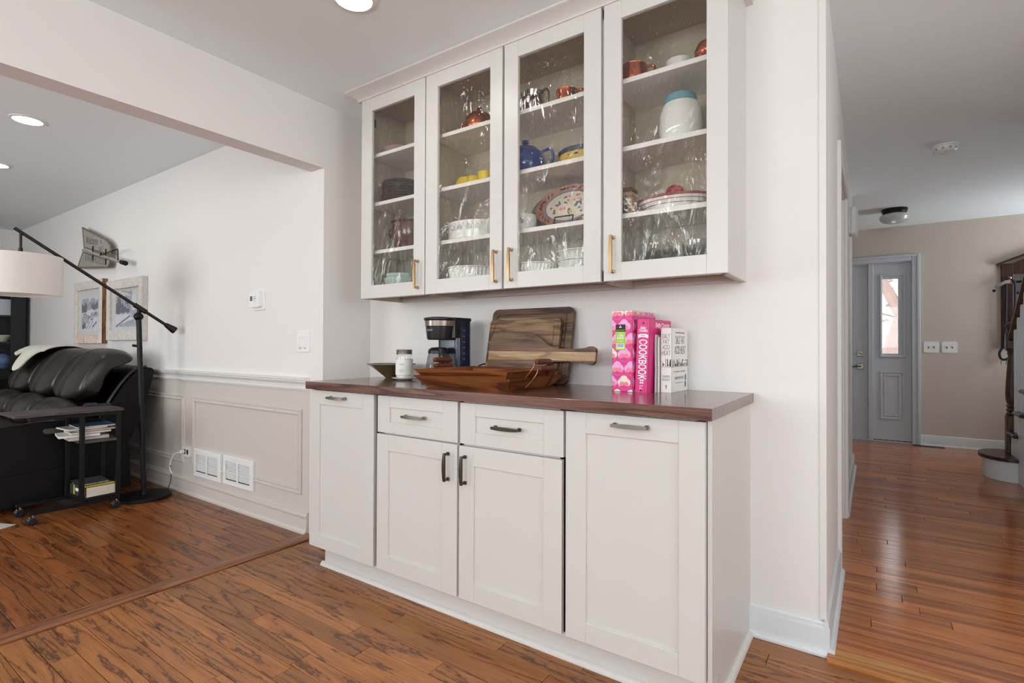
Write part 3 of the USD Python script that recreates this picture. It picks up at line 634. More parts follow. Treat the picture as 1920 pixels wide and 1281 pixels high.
# cutting boards leaning on the wall
def lean(m, bottom_y, top_gap, h, zr=0, x=0):
    ang = math.degrees(math.asin(min(.9, (abs(bottom_y) - top_gap)/h)))
    return mv(m, (x, bottom_y, Z0), rx=-ang)
def slab_board(name, label, w, h, th, x, by, gap, strips, group=None, groove=True):
    t = thing(name, label, 'cutting board', (x, by, Z0 + th*math.sin(math.asin((abs(by) - gap)/h)) + .0004)); ang = -math.degrees(math.asin((abs(by) - gap)/h))
    out = rrect(-w/2, 0, w/2, h, .03); z = 0
    for hh, mat in strips:
        g = out.intersection(sbox(-w, z + .0002, w, min(z + hh, h) - .0002)); z += hh
        if groove:
            g1 = g.difference(rrect(-w/2 + .028, .028, w/2 - .028, h - .028, .02).difference(rrect(-w/2 + .036, .036, w/2 - .036, h - .036, .016)))
        else: g1 = g
        parts = [ext(g, 'y', 0, th - .004)] + [ext(g1, 'y', -.004, 0)]
        obj('glued_strip', mv(J(*parts), rx=ang), mat, t, False)
    return t
slab_board('cutting_board', 'large walnut cutting board with juice groove, rearmost, leaning on the wall', .462, .362, .02, .935, -.098, .026, [(.05, 'board_walnut'), (.06, 'board_walnut'), (.045, 'board_maple'), (.07, 'board_walnut'), (.05, 'board_walnut'), (.052, 'board_walnut'), (.04, 'board_walnut')])
slab_board('cutting_board', 'smaller lighter brown cutting board with juice groove, leaning in front of the large one', .405, .315, .018, .915, -.122, .060, [(.045, 'board_mid'), (.05, 'board_mid'), (.06, 'board_walnut'), (.045, 'board_mid'), (.045, 'board_mid'), (.07, 'board_mid')])
t = thing('paddle_board', 'striped wooden serving paddle with its handle pointing right, leaning in front of the boards', 'serving board', (.94, -.146, Z0))
op = Polygon([(-.17, .0), (-.185, .06), (-.185, .20), (-.165, .243), (.02, .243), (.06, .236), (.10, .215), (.145, .182), (.19, .166), (.26, .164), (.330, .168), (.350, .176), (.372, .176), (.384, .166), (.384, .108), (.372, .097), (.35, .097), (.33, .104), (.25, .108), (.18, .106), (.145, .09), (.10, .05), (.05, .015), (.0, 0)]).buffer(-.012).buffer(.024).buffer(-.012)
ang = -10.5
for z0, z1, mt in ((-.1, .111, 'board_walnut'), (.111, .151, 'board_maple'), (.151, .30, 'board_walnut')):
    g = op.intersection(sbox(-1, z0 + .0002, 1, z1 - .0002)); obj('glued_strip', mv(ext(g, 'y', -.018, 0), rx=ang), mt, t, False)

# two nested trays
def tray(label, z, x0, x1, y0, y1, fl, h, th=.011):
    t = thing('serving_tray', label, 'tray', ((x0 + x1)/2, (y0 + y1)/2, Z0 + z)); w, d = (x1 - x0)/2, (y1 - y0)/2
    obj('tray_floor', bx((-w, -d, 0), (w, d, .009), .001), 'acacia', t, False)
    def wall(p0, p1, n):
        p0, p1, n = np.array(p0), np.array(p1), np.array(n)
        e = (p1 - p0)/np.linalg.norm(p1 - p0)
        lo0, lo1 = p0, p1; hi0, hi1 = p0 + n*fl - e*fl, p1 + n*fl + e*fl
        def P(q, zz, o): r = q - n*o; return (r[0], r[1], zz)
        s0 = [P(lo0, 0, 0), P(hi0, h, 0), P(hi0 + e*th*0, h, th*1.05), P(lo0 + e*0, .0, th*1.05)]
        s1 = [P(lo1, 0, 0), P(hi1, h, 0), P(hi1 - e*0, h, th*1.05), P(lo1, .0, th*1.05)]
        # mitre: pull the inner corners in
        for s, sg in ((s0, 1), (s1, -1)):
            for k in (2, 3): s[k] = tuple(np.array(s[k]) + np.r_[e*th*sg, 0])
        return loft([s0, s1])
    obj('side_board', wall((-w, -d), (w, -d), (0, -1)), 'acacia', t, False); obj('side_board', wall((w, d), (-w, d), (0, 1)), 'acacia', t, False)
    obj('end_board', wall((w, -d), (w, d), (1, 0)), 'acacia_y', t, False); obj('end_board', wall((-w, d), (-w, -d), (-1, 0)), 'acacia_y', t, False)
    for s in (-1, 1):
        xo = s*(w + fl*.5); zt = h + .034; xt = s*(w + fl + .012)
        hy = .035 if s > 0 else .0
        def wire(y): return curve([(s*(w + fl*.22) + s*.003, y*1.35 + hy, h*.22), (s*(w + fl*.6) + s*.004, y*1.25 + hy, h*.6), (s*(w + fl) + s*.008, y*1.1 + hy, h + .012), (xt, y + hy, zt)], 18)
        hd = obj('handle', tube(np.vstack([wire(-.062), wire(.062)[::-1]]), .0026, 8), 'bronze_wire', t)
        obj('grip', tube([(xt, hy - .058, zt), (xt, hy - .054, zt), (xt, hy, zt), (xt, hy + .054, zt), (xt, hy + .058, zt)], [.007, .0105, .0115, .0105, .007], 14), 'leather_tan', hd)
    return t
tray('lower of the two nested wooden serving trays on the worktop, copper wire handles', 0, .735, 1.145, -.538, -.222, .046, .052)
tray('upper of the two nested wooden serving trays, sitting inside the lower one', .027, .732, 1.130, -.535, -.225, .046, .052)

# books at the right end
def strip_text(parts, where, facing, mat, parent, name='lettering'):
    for q in [face(mv(text(s, h, .0005, bold=bo, w=w), (x, z, 0)) if not sp else mv(mv(text(s, h, .0005, bold=bo, w=w), rz=sp), (x, z, 0)), where, facing) for s, h, x, z, w, sp, bo in parts]: obj(name, q, mat, parent, False)
t = thing('binder', 'thick ring binder in pink, salmon and lilac petal pattern, leftmost of the books', 'binder', (1.450, -.252, Z0), -2)
W, D, H = .086, .232, .316
obj('cover', J(bx((0, 0, 0), (W, .004, H), .0015), bx((0, 0, 0), (.004, D, H), .0015), bx((W - .004, 0, 0), (W, D, H), .0015)), 'pink_cover', t)
obj('page_block', bx((.010, .012, .008), (W - .010, D - .01, H - .02), .001), 'pages', t, False)
def petals(w, h, x0=0):
    A, Bm, Cm, Dm = [], [], [], []
    clip = sbox(x0 + .001, .001, w - .001, h - .001)
    k = 0
    for iy, zc in enumerate(np.arange(-.02, h + .05, .0545)):
        for xc in np.arange(.022 if iy % 2 == 0 else -.006, w + .02, .056):
            pale = (iy + int(xc*40)) % 3 == 0
            s = unary([Point(xc - .0125, zc + .002).buffer(.0145), Point(xc + .0125, zc + .002).buffer(.0145), Point(xc, zc + .015).buffer(.015)])
            (Bm if pale else A).append(s); Cm.append(unary([Point(xc - .008, zc - .006).buffer(.011), Point(xc + .008, zc - .006).buffer(.011)]).intersection(s.buffer(.001)))
            Dm.append(Point(xc, zc).buffer(.027).difference(Point(xc, zc).buffer(.0235)).difference(s))
    return [unary(q).intersection(clip) for q in (A, Bm, Cm, Dm)]
unary = shapely.union_all
def polys(g): return shapely.MultiPolygon([q for q in getattr(g, 'geoms', [g]) if q.geom_type == 'Polygon' and q.area > 1e-7])
pa, pb, pc, pd = petals(W, H)
for g, mt, d in ((pd, 'magenta', .0002), (pa, 'lilac', .0004), (pb, 'blush', .0004), (pc, 'salmon', .0006)):
    obj('print', face(flat(polys(g), d), (0, 0, 0), '-y'), mt, t, False)
pa, pb, pc, pd = petals(D, H)
for g, mt, d in ((pd, 'magenta', .0002), (pa, 'lilac', .0004), (pb, 'blush', .0004), (pc, 'salmon', .0006)):
    obj('print', face(flat(polys(g), d), (W, 0, 0), '+x'), mt, t, False)
st_ = obj('sticker', face(flat(sbox(.015, .162, .056, .262), .0008), (0, 0, 0), '-y'), 'lime', t, False, label='lime green and black product sticker')
obj('sticker_head', face(flat(sbox(.015, .234, .056, .262), .001), (0, 0, 0), '-y'), 'ink', st_, False)
obj('logo', face(flat(Polygon([(.029, .249), (.0415, .249), (.0353, .2585)]).difference(Polygon([(.0325, .2508), (.038, .2508), (.0353, .255)])), .0014), (0, 0, 0), '-y'), 'white_print', st_, False)
obj('sticker_text', J(face(mv(text('greenroom', .0052, .0014, w=.034), (.0355, .240, 0)), (0, 0, 0), '-y')), 'lime', st_, False)
strip_text([('RECIPE', .004, .0355, .2275, .016, 0, False), ('3-RING', .008, .0355, .2185, .026, 0, True), ('BINDER', .008, .0355, .2085, .028, 0, True), ('recycled paper', .003, .0355, .196, .026, 0, False)], (0, -.0008, 0), '-y', 'white_print', st_)
obj('barcode', J(face(flat(sbox(.020, .168, .051, .188), .001), (0, 0, 0), '-y')), 'white_print', st_, False)
obj('barcode_bar', J(*[face(flat(sbox(x, .173, x + w, .187), .0014), (0, 0, 0), '-y') for x, w in zip(np.arange(.023, .048, .0022), [.0012, .0007, .0014, .0006]*3)]), 'blue_print', st_, False)
for z in (.301, .018): obj('rivet', face(mv(lathe([(0, .0012), (.0025, .001), (.003, 0)][::-1], 12), (.03, z, 0)), (0, 0, 0), '-y'), 'steel', t)

t = thing('cookbook', 'bright pink ring bound cookbook with COOKBOOK down its spine, leaning beside the patterned binder', 'book', (1.541, -.248, Z0), -2)
def tilt(m, a=2.2): return mv(m, ry=a)
W, D, H = .051, .225, .283
obj('cover', tilt(J(bx((0, 0, 0), (W, .003, H), .001), bx((0, 0, 0), (.003, D, H), .001), bx((W - .003, 0, 0), (W, D, H), .001))), 'pink_cover', t)
obj('page_block', tilt(bx((.006, .008, .006), (W - .006, D - .008, H - .012), .001)), 'pages', t, False)
ls = [mv(mv(text('COOKBOOK', .030, .0005, True, w=.152), rz=-90), (.027, .128, 0)), mv(text('Betty', .010, .0005, True, w=.022), (.026, .249, 0)), mv(text('Crocker', .010, .0005, True, w=.034), (.026, .2385, 0)),
      flat(sbox(.019, .036, .0255, .0425)), flat(sbox(.0275, .036, .034, .0425)), flat(sbox(.019, .0455, .0255, .052)), flat(sbox(.0275, .0455, .034, .052)), mv(mv(text('1z', .012, .0005), rz=-90), (.026, .022, 0)),
      flat(Polygon([(.006, .222), (.016, .226), (.036, .226), (.046, .222), (.046, .209), (.036, .213), (.016, .213), (.006, .209)]))]
obj('lettering', tilt(J(*[face(q, (0, 0, 0), '-y') for q in ls])), 'white_print', t, False)
obj('banner_text', tilt(face(mv(text('NEW', .005, .0008), (.026, .2195, 0)), (0, -.0004, 0), '-y')), 'scroll_blue', t, False)
obj('ring_hole', tilt(J(*[face(mv(lathe([(.0034, 0), (.0034, .0008), (0, .0008)], 14), (.025, z, 0)), (0, 0, 0), '-y') for z in (.267, .010)])), 'dark_slot', t)
obj('cover_lettering', tilt(J(face(mv(text('Betty Crocker', .018, .0005, True, w=.15), (.135, .262, 0)), (W, 0, 0), '+x'))), 'white_print', t, False)
for k, (x, dx, h, y0, mt, lab) in enumerate([(1.6045, .0035, .222, -.205, 'paper_grey', 'thin grey booklet standing between the pink cookbook and the white book, nearer the pink one'), (1.6098, .0026, .205, -.188, 'pages', 'cream pamphlet standing between the pink cookbook and the white book, middle of the thin ones'), (1.6138, .0032, .214, -.195, 'label_paper', 'thin pale booklet standing against the white book')]):
    q = [(0, 0), (dx, 0), (dx + .001, .4*h), (dx, .75*h), (dx + .0008, h), (.0008, h), (0, .75*h), (.001, .4*h)]
    tag(obj('booklet', mv(ext(Polygon(q), 'y', 0, .15), (x, y0, Z0), rz=-2.5), mt), lab, 'booklet')
t = thing('cookbook', 'thick white cookbook lettered SALT FAT ACID HEAT, rightmost on the worktop', 'book', (1.6235, -.190, Z0), -3)
W, D, H = .0435, .172, .2475
obj('cover', J(bx((0, 0, 0), (W, .003, H), .001), bx((0, 0, 0), (.003, D, H), .001), bx((W - .003, 0, 0), (W, D, H), .001)), 'book_white', t)
obj('page_block', bx((.003, .006, .004), (W - .003, D - .006, H - .004), .001), 'pages', t, False)
hand = [('SALT', .017, .021, .216, .031, 0, False), ('FAT', .016, .021, .195, .024, 0, False), ('ACID', .016, .021, .174, .029, 0, False), ('HEAT', .017, .021, .152, .033, 0, False), ('SAMIN', .009, .021, .062, .028, 0, False), ('NOSRAT', .009, .021, .050, .031, 0, False)]
strip_text(hand, (0, 0, 0), '-y', 'ink_grey', t)
def skyline(w, n, rnd):
    out = []
    for k in range(n):
        x = rnd.uniform(.001, w - .004); ww = rnd.uniform(.0012, .004); z1 = rnd.uniform(.108, .132)
        out.append(sbox(x, .1005, min(x + ww, w - .001), z1) if k % 3 else Point(x + .002, z1 - .008).buffer(ww*.9).intersection(sbox(.001, .1, w - .001, .2)))
    return polys(unary(out))
rs = random.Random(4)
obj('drawing', J(face(flat(skyline(W, 13, rs), .0004), (0, 0, 0), '-y'), face(flat(skyline(D, 46, rs), .0004), (W, 0, 0), '+x')), 'ink', t, False, label='black ink drawing round the book')
obj('band_line', J(face(flat(sbox(.0, .098, W, .0995), .0004), (0, 0, 0), '-y'), face(flat(sbox(0, .098, D, .0995), .0004), (W, 0, 0), '+x')), 'ink_grey', t, False)
strip_text([('SALT FAT', .030, .088, .202, .10, 0, False), ('ACID HEAT', .030, .088, .163, .115, 0, False), ('mastering the elements', .006, .088, .231, .10, 0, False), ('of good cooking', .006, .08, .080, .12, 0, False), ('SAMIN NOSRAT', .010, .078, .055, .10, 0, False), ('foreword', .004, .078, .036, .08, 0, False)], (W, 0, 0), '+x', 'ink_grey', t)
obj('spoon_drawing', face(flat(polys(unary([Point(0, 0).buffer(1), ])) if 0 else unary([affinity.translate(affinity.scale(Point(0, 0).buffer(1), .0085, .013), .148, .054), affinity.translate(affinity.scale(Point(0, 0).buffer(1), .0085, .013), .146, .028)]), .0004), (W, 0, 0), '+x'), 'ink_grey', t, False)
obj('publisher_mark', face(flat(unary([Point(.021, .026).buffer(.003), sbox(.0195, .014, .0225, .024)]), .0004), (0, 0, 0), '-y'), 'ink_grey', t, False)

# ------------------------------------------------------------------ dishes behind the glass
S0, S1, S2, S3 = 1.3862, 1.603, 1.862, 2.125
def dish(name, label, cat, loc, parts, group=None):
    """parts: (part name, mesh, material); a dish of one part is one mesh."""
    if len(parts) == 1:
        return tag(obj(name, mv(parts[0][1], loc), parts[0][2], smooth=40), label, cat, group)
    t = thing(name, label, cat, loc, group=group)
    for n, m, mt in parts: obj(n, m, mt, t, 40)
    return t
def flute(r0, r1, h, n=40, sx=1, sy=1, amp=.03, th=.005):
    a = np.linspace(0, 2*np.pi, n*4, endpoint=False); prof = [(r0*.6, 0), (r0, 0), (r0 + (r1 - r0)*.6, h*.7), (r1, h*.93), (r1 + .008, h*.96), (r1 + .008, h), (r1 - .002, h), (r0 - th + (r1 - r0)*.5, h*.5), (r0 - th, .006), (r0*.5, .006)]
    S = []
    for k, (r, z) in enumerate(prof):
        w = amp*r*np.cos(a*n)*(1 if 1 <= k <= 2 else 0); S.append(np.c_[(r + w)*np.cos(a)*sx, (r + w)*np.sin(a)*sy, np.full(len(a), z)])
    return loft(S)
def spiral(x0, z0, r, turns=1.6, w=.0035, flip=1):
    t = np.linspace(0, 1, 40); a = t*turns*2*np.pi; p = np.c_[x0 + flip*r*(.15 + .85*t)*np.cos(a), z0 + r*(.15 + .85*t)*np.sin(a)]
    return shapely.LineString(p).buffer(w/2)
def wrap(poly, R, c=(0, 0, 0), a0=-math.pi/2, d=.0006, sy=1.0):
    m = flat(polys(poly), d).subdivide(); v = np.array(m.vertices); a = v[:, 0]/R + a0; rr_ = R + v[:, 2]
    return trimesh.Trimesh(np.c_[rr_*np.cos(a) + c[0], rr_*np.sin(a)*sy + c[1], v[:, 1] + c[2]], m.faces, process=False)
plate = lambda r, h: lathe([(0, 0), (r*.6, 0), (r*.66, h*.25), (r*.97, h*.9), (r, h), (r*.96, h), (r*.63, h*.38), (0, h*.22)], 40)
# left cabinet
dish('plate', 'pale pink plate lying on the top shelf of the left cabinet', 'plate', (.165, -.15, S3), [('p', plate(.115, .030), 'pink_ceramic')])
pl = lathe([(0, 0), (.08, 0), (.104, .006), (.1075, .011), (.104, .0155), (.085, .012), (0, .011)], 48)
for k in range(8):
    v = pl.copy(); a = np.arctan2(v.vertices[:, 1], v.vertices[:, 0]); v.vertices[:, :2] *= (1 + .012*np.sin(30*a + k))[:, None]
    tag(obj('dark_plate', mv(v, (.160 + R.uniform(-.003, .003), -.150 + R.uniform(-.003, .003), S2 + .0150*k), rz=R.uniform(0, 90)), 'dark_plate'), 'dark brown ribbed plate on the left cabinet second shelf, %s' % (['lowest of eight', 'second from the bottom', 'third from the bottom', 'fourth from the bottom', 'fourth from the top', 'third from the top', 'second from the top', 'topmost of eight'][k]), 'plate', 'stack of dark brown plates')
dish('crock', 'dark red brown glazed pot with a handle, third shelf of the left cabinet', 'pot', (.235, -.15, S1), [('body', lathe([(0, 0), (.075, 0), (.088, .01), (.104, .07), (.108, .11), (.104, .138), (.111, .147), (.109, .153), (.100, .15), (.096, .11), (.08, .02), (0, .012)], 44), 'brown_ceramic'), ('handle', tube(curve([(-.100, 0, .125), (-.138, -.01, .13), (-.148, -.012, .10), (-.10, -.005, .07)], 16), .010, 10), 'brown_ceramic')])
ab = lambda r, h: lathe([(0, 0), (r*.6, 0), (r*.72, .004), (r*.98, h*.7), (r, h), (r*.965, h), (r*.9, h*.6), (r*.6, .01), (0, .008)], 40)
dish('bowl', 'larger pale aqua bowl, lower of the two stacked at the bottom of the left cabinet', 'bowl', (.185, -.16, S0), [('b', ab(.104, .066), 'aqua_ceramic')])
dish('bowl', 'smaller pale aqua bowl stacked inside the larger one, bottom of the left cabinet', 'bowl', (.185, -.16, S0 + .034), [('b', ab(.092, .056), 'aqua_ceramic')])
# middle cabinet, left door
def kettle(name, label, cat, loc, mat, r, h, handle=-1, lid=True, spout=False):
    P = [('body', lathe([(0, 0), (r*.7, 0), (r*.95, h*.18), (r, h*.42), (r*.9, h*.72), (r*.62, h*.88), (0, h*.9)], 36), mat)]
    if handle: P.append(('handle', tube(curve([(handle*r*.9, 0, h*.72), (handle*r*1.38, 0, h*.74), (handle*r*1.5, 0, h*.45), (handle*r*1.2, 0, h*.2), (handle*r*.9, 0, h*.22)], 20), r*.075, 8), mat))
    if lid: P.append(('lid', lathe([(0, h*.98), (r*.3, h*.96), (r*.6, h*.9), (r*.62, h*.87), (0, h*.86)][::-1], 32), mat)); P.append(('knob', lathe([(0, h*.95), (r*.1, h*.96), (r*.07, h*1.03), (r*.17, h*1.09), (r*.15, h*1.17), (0, h*1.2)], 20), mat))
    if spout: P.append(('spout', tube(curve([(-handle*r*.8, 0, h*.35), (-handle*r*1.25, 0, h*.5), (-handle*r*1.5, 0, h*.85)], 14), np.linspace(r*.2, r*.09, len(curve([(0, 0, 0), (1, 0, 0), (2, 0, 0)], 14))), 10), mat))
    return dish(name, label, cat, loc, P)
kettle('sugar_pot', 'copper lidded pot with a knob and side handle, top shelf behind the second glass door', 'pot', (.700, -.15, S3), 'copper', .075, .118, -1)
dish('yellow_dish', 'bright yellow leaf shaped dish on the second shelf behind the second glass door', 'dish', (.60, -.14, S2), [('d', J(*[lathe([(0, 0), (.035, 0), (.05, .05), (.035, .075), (0, .086)], 24, (dx, dy, 0), 1, .8) for dx, dy in ((0, 0), (.045, .01))]), 'yellow_ceramic')])
dish('yellow_cup', 'small yellow cup right of the yellow dish behind the second glass door', 'cup', (.735, -.14, S2), [('cup', lathe([(0, 0), (.028, 0), (.036, .04), (.04, .078), (.037, .078), (.03, .02), (0, .01)], 28), 'yellow_ceramic'), ('handle', tube(curve([(.036, 0, .066), (.06, 0, .062), (.06, 0, .035), (.034, 0, .025)], 14), .005, 8), 'yellow_ceramic')])
dish('casserole_dish', 'white oval casserole dish with grey scrolls, third shelf behind the second glass door', 'casserole dish', (.665, -.152, S1), [('body', lathe([(0, 0), (.12, 0), (.132, .008), (.136, .05), (.140, .088), (.135, .089), (.129, .05), (.12, .012), (0, .01)], 48, sy=.78), 'white_ceramic'),
    ('scroll_print', wrap(unary([spiral(x, .054, .015, w=.0022, flip=f) for x, f in ((-.09, 1), (-.042, -1), (.006, 1), (.054, -1), (.102, 1))] + [shapely.LineString([(x + .008, .066), (x + .002, .078)]).buffer(.001) for x in np.arange(-.1, .12, .024)]), .1395, sy=.78), 'scroll_grey')])
dish('quiche_dish', 'white fluted quiche dish at the bottom behind the second glass door', 'dish', (.675, -.155, S0), [('d', flute(.114, .127, .082), 'white_ceramic')])
# middle cabinet, right door
t = dish('pitcher', 'shiny silver pitcher with a curved handle, top shelf behind the third glass door', 'pitcher', (1.01, -.15, S3), [('body', lathe([(0, 0), (.05, 0), (.066, .02), (.069, .05), (.058, .085), (.05, .10), (.057, .122), (.054, .122), (.046, .10), (0, .02)], 36), 'silver'), ('handle', tube(curve([(.052, -.01, .112), (.085, -.02, .116), (.1, -.025, .085), (.09, -.02, .045), (.064, -.01, .032)], 20), .006, 8), 'silver')])
dish('copper_mug', 'small copper jug right of the silver pitcher on the top shelf', 'jug', (1.19, -.15, S3), [('body', lathe([(0, 0), (.035, 0), (.05, .03), (.043, .06), (.049, .086), (.045, .086), (.036, .05), (0, .012)], 30), 'copper'), ('handle', tube(curve([(.044, 0, .076), (.075, 0, .075), (.078, 0, .045), (.046, 0, .03)], 16), .006, 8), 'copper')])
dish('copper_cup', 'copper cup at the right edge of the top shelf behind the third glass door', 'cup', (1.362, -.15, S3), [('body', lathe([(0, 0), (.03, 0), (.045, .045), (.047, .078), (.043, .078), (0, .012)], 30), 'copper'), ('handle', tube(curve([(-.044, 0, .07), (-.075, 0, .073), (-.078, 0, .04), (-.042, 0, .03)], 16), .006, 8), 'copper')])
kettle('teapot', 'cobalt blue enamel teapot on the second shelf behind the third glass door', 'teapot', (.975, -.155, S2), 'blue_enamel', .098, .150, 1, True, True)
P = [('body', lathe([(0, 0), (.07, 0), (.078, .006), (.084, .053), (.080, .054), (.07, .01), (0, .01)], 40, sx=1.25), 'mustard'), ('rim_band', lathe([(.0825, .046), (.0845, .046), (.087, .064), (.0845, .067), (.080, .054)], 40, sx=1.25), 'navy'), ('painted_leaf', J(*[wrap(affinity.translate(affinity.scale(Point(0, 0).buffer(1),   .012, .004), x, .034), .0825*1.1, sy=.9) for x in (-.07, -.03, .01, .05)]), 'navy')]
dish('baking_dish', 'mustard yellow dish with a dark blue rim, second shelf behind the third glass door', 'dish', (1.268, -.155, S2), P)
dish('cup', 'white cup with a blue scroll, third shelf behind the third glass door', 'cup', (.975, -.17, S1), [('body', lathe([(0, 0), (.055, 0), (.062, .006), (.064, .083), (.061, .083), (.058, .012), (0, .01)], 40), 'white_ceramic'), ('scroll_print', wrap(unary([spiral(.025, .046, .015), spiral(-.03, .046, .015, flip=-1), shapely.LineString([(0, .078), (.008, .06)]).buffer(.002)]), .0638), 'scroll_blue')])
def oval(rx_, rz_, d, th, mat_rim=None): return lathe([(0, 0), (.62, 0), (.7, .012), (1, .03), (1, .034), (.97, .034), (.68, .018), (0, .006)], 56)
def platter_mesh(rx_, rz_):
    m = lathe([(0, 0), (.60, 0), (.70, .010), (.99, .022), (1.0, .025), (.98, .027), (.70, .016), (.60, .006), (0, .006)], 64); v = np.array(m.vertices); return trimesh.Trimesh(np.c_[v[:, 0]*rx_, v[:, 1]*rz_, v[:, 2]], m.faces, process=False)
def stand_up(m, loc, back=12): return mv(mv(m, rx=90), loc, rx=0) if not back else mv(mv(m, rx=90 - back), loc)
t = thing('platter', 'oval platter painted with flowers in rust, blue and cream, standing on a wire stand', 'platter', (1.200, -.135, S1 + .0985))
B_ = 14
def up(m): return mv(m, rx=90 - B_)
obj('platter_body', up(platter_mesh(.163, .0985)), 'rust', t, 40)
def disc(rx_, rz_, z): return mv(flat(affinity.scale(Point(0, 0).buffer(1, quad_segs=16), rx_, rz_), .0012), (0, 0, z))
obj('blue_band', up(disc(.121, .074, .0166)), 'scroll_blue', t, False); obj('cream_centre', up(disc(.113, .067, .0172)), 'cream', t, False)
rs = random.Random(9); fl_, gl, bl = [], [], []
for k in range(30):
    a = rs.uniform(0, 6.28); q = math.sqrt(rs.uniform(.03, .75)); x, z = .106*q*math.cos(a), .062*q*math.sin(a)
    s = affinity.rotate(affinity.scale(Point(0, 0).buffer(1, quad_segs=4), rs.uniform(.004, .012), rs.uniform(.003, .007)), rs.uniform(0, 180)); (fl_, gl, bl)[k % 3].append(affinity.translate(s, x, z))
rimd = []
for k in range(26):
    a = k/26*6.28 + rs.uniform(-.1, .1); s = affinity.rotate(affinity.scale(Point(0, 0).buffer(1, quad_segs=4), .014, .0035), rs.uniform(0, 180)); rimd.append(affinity.translate(s, .141*math.cos(a), .0855*math.sin(a)))
obj('painted_flower', up(mv(flat(polys(unary(fl_)), .0008), (0, 0, .0185))), 'salmon', t, False); obj('painted_leaf', up(mv(flat(polys(unary(gl)), .0008), (0, 0, .0185))), 'leaf_green', t, False)
obj('painted_flower', up(mv(flat(polys(unary(bl)), .0008), (0, 0, .0187))), 'scroll_blue', t, False); obj('rim_leaf', up(mv(flat(polys(unary(rimd)), .0008), (0, 0, .0235))), 'dark_plate', t, False)
tag(obj('platter', mv(mv(platter_mesh(.15, .096), rx=90 - 11), (1.125, -.080, S1 + .0965)), 'zinc', smooth=40), 'plain grey oval platter standing behind the flowered one', 'platter')
ws = thing('plate_stand', 'black wire stand holding the flowered platter', 'plate stand', (1.200, -.15, S1))
for s in (-1, 1):
    obj('stand_leg', tube(curve([(s*.045, -.045, .048), (s*.045, -.05, .012), (s*.045, -.03, .005), (s*.045, .03, .005), (s*.045, .07, .04), (s*.045, .085, .10)], 30), .003, 8), 'black_metal', ws)
obj('cross_bar', tube([(-.045, -.0455, .048), (.045, -.0455, .048)], .003, 8), 'black_metal', ws)
dish('quiche_dish', 'white fluted pie dish at the bottom behind the third glass door, left one', 'dish', (1.045, -.158, S0), [('d', flute(.100, .108, .07), 'white_ceramic')])
dish('fluted_bowl', 'lower of two white fluted bowls stacked at the bottom right behind the third glass door', 'bowl', (1.285, -.156, S0), [('b', flute(.103, .118, .066), 'white_ceramic')])
dish('fluted_bowl', 'upper of two white fluted bowls stacked at the bottom right behind the third glass door', 'bowl', (1.287, -.156, S0 + .036), [('b', flute(.086, .121, .068), 'white_ceramic')])
# right cabinet
dish('copper_mug', 'copper mug with a curled handle, left end of the right cabinet top shelf', 'mug', (1.515, -.195, S3), [('body', lathe([(0, 0), (.048, 0), (.056, .01), (.057, .04), (.052, .068), (.054, .074), (.05, .074), (.046, .02), (0, .01)], 36), 'copper'), ('handle', tube(curve([(.052, 0, .062), (.075, .01, .066), (.082, .012, .048), (.062, .006, .036), (.054, 0, .03)], 18), .005, 8), 'copper')])
dish('copper_pot', 'round copper pot at the right end of the right cabinet top shelf', 'pot', (1.81, -.2, S3), [('b', lathe([(0, 0), (.035, 0), (.055, .025), (.057, .045), (.045, .07), (.03, .076), (0, .078)], 36), 'copper')])
dish('bowl', 'small white bowl on the top shelf of the right cabinet between the copper pieces', 'bowl', (1.672, -.12, S3), [('b', ab(.052, .082), 'white_ceramic')])
dish('cookie_jar', 'big white ceramic jar with a light blue lid on the right cabinet second shelf', 'jar', (1.690, -.160, S2), [('body', lathe([(0, 0), (.07, 0), (.074, .012), (.081, .062), (.079, .115), (.068, .150), (.060, .160), (0, .162)], 44, sy=.95), 'white_ceramic'), ('lid', lathe([(.059, .155), (.062, .158), (.062, .178), (.055, .187), (.03, .192), (0, .193)], 40), 'aqua_lid')])
cb = thing('wooden_box', 'small wooden box with a black cat silhouette on the right cabinet third shelf', 'box', (1.482, -.2, S1))
obj('box_body', bx((-.038, -.03, 0), (.038, .03, .098), .003), 'board_maple', cb, False); obj('box_lid', bx((-.041, -.033, .098), (.041, .033, .112), .003), 'board_walnut', cb, False)
cs_ = unary([affinity.scale(Point(0, .026).buffer(1), .017, .022, origin=(0, .026)), Point(0, .060).buffer(.0135), Polygon([(-.0125, .063), (-.011, .083), (-.002, .070)]), Polygon([(.0125, .063), (.011, .083), (.002, .070)]), sbox(-.018, .0045, .018, .012)])
obj('cat_silhouette', J(face(flat(cs_, .001), (.006, -.03, 0), '-y')), 'ink', cb, False)
cd = thing('covered_dish', 'white oval covered dish with dark red rim bands on the right cabinet third shelf', 'casserole dish', (1.665, -.160, S1))
obj('dish_body', lathe([(0, 0), (.09, 0), (.105, .008), (.14, .049), (.136, .051), (.1, .012), (0, .01)], 52, sy=.72), 'white_ceramic', cd, 40)
obj('red_band', J(lathe([(.1385, .047), (.144, .049), (.144, .056), (.136, .057)], 60, sy=.72), lathe([(.1296, .036), (.1310, .036), (.1316, .038), (.1306, .038)], 52, sy=.72), lathe([(.1186, .0225), (.1198, .0225), (.1206, .0245), (.1196, .0245)], 52, sy=.72)), 'red_band', cd)
pepper = trimesh.creation.icosphere(3, 1.0); v = np.array(pepper.vertices); a = np.arctan2(v[:, 1], v[:, 0]); k = 1 + .10*np.cos(4*a)*np.sqrt(np.clip(1 - v[:, 2]**2, 0, 1)); v = v*np.c_[k, k, .95 - .18*np.exp(-(v[:, 0]**2 + v[:, 1]**2)*9)*np.sign(v[:, 2])]
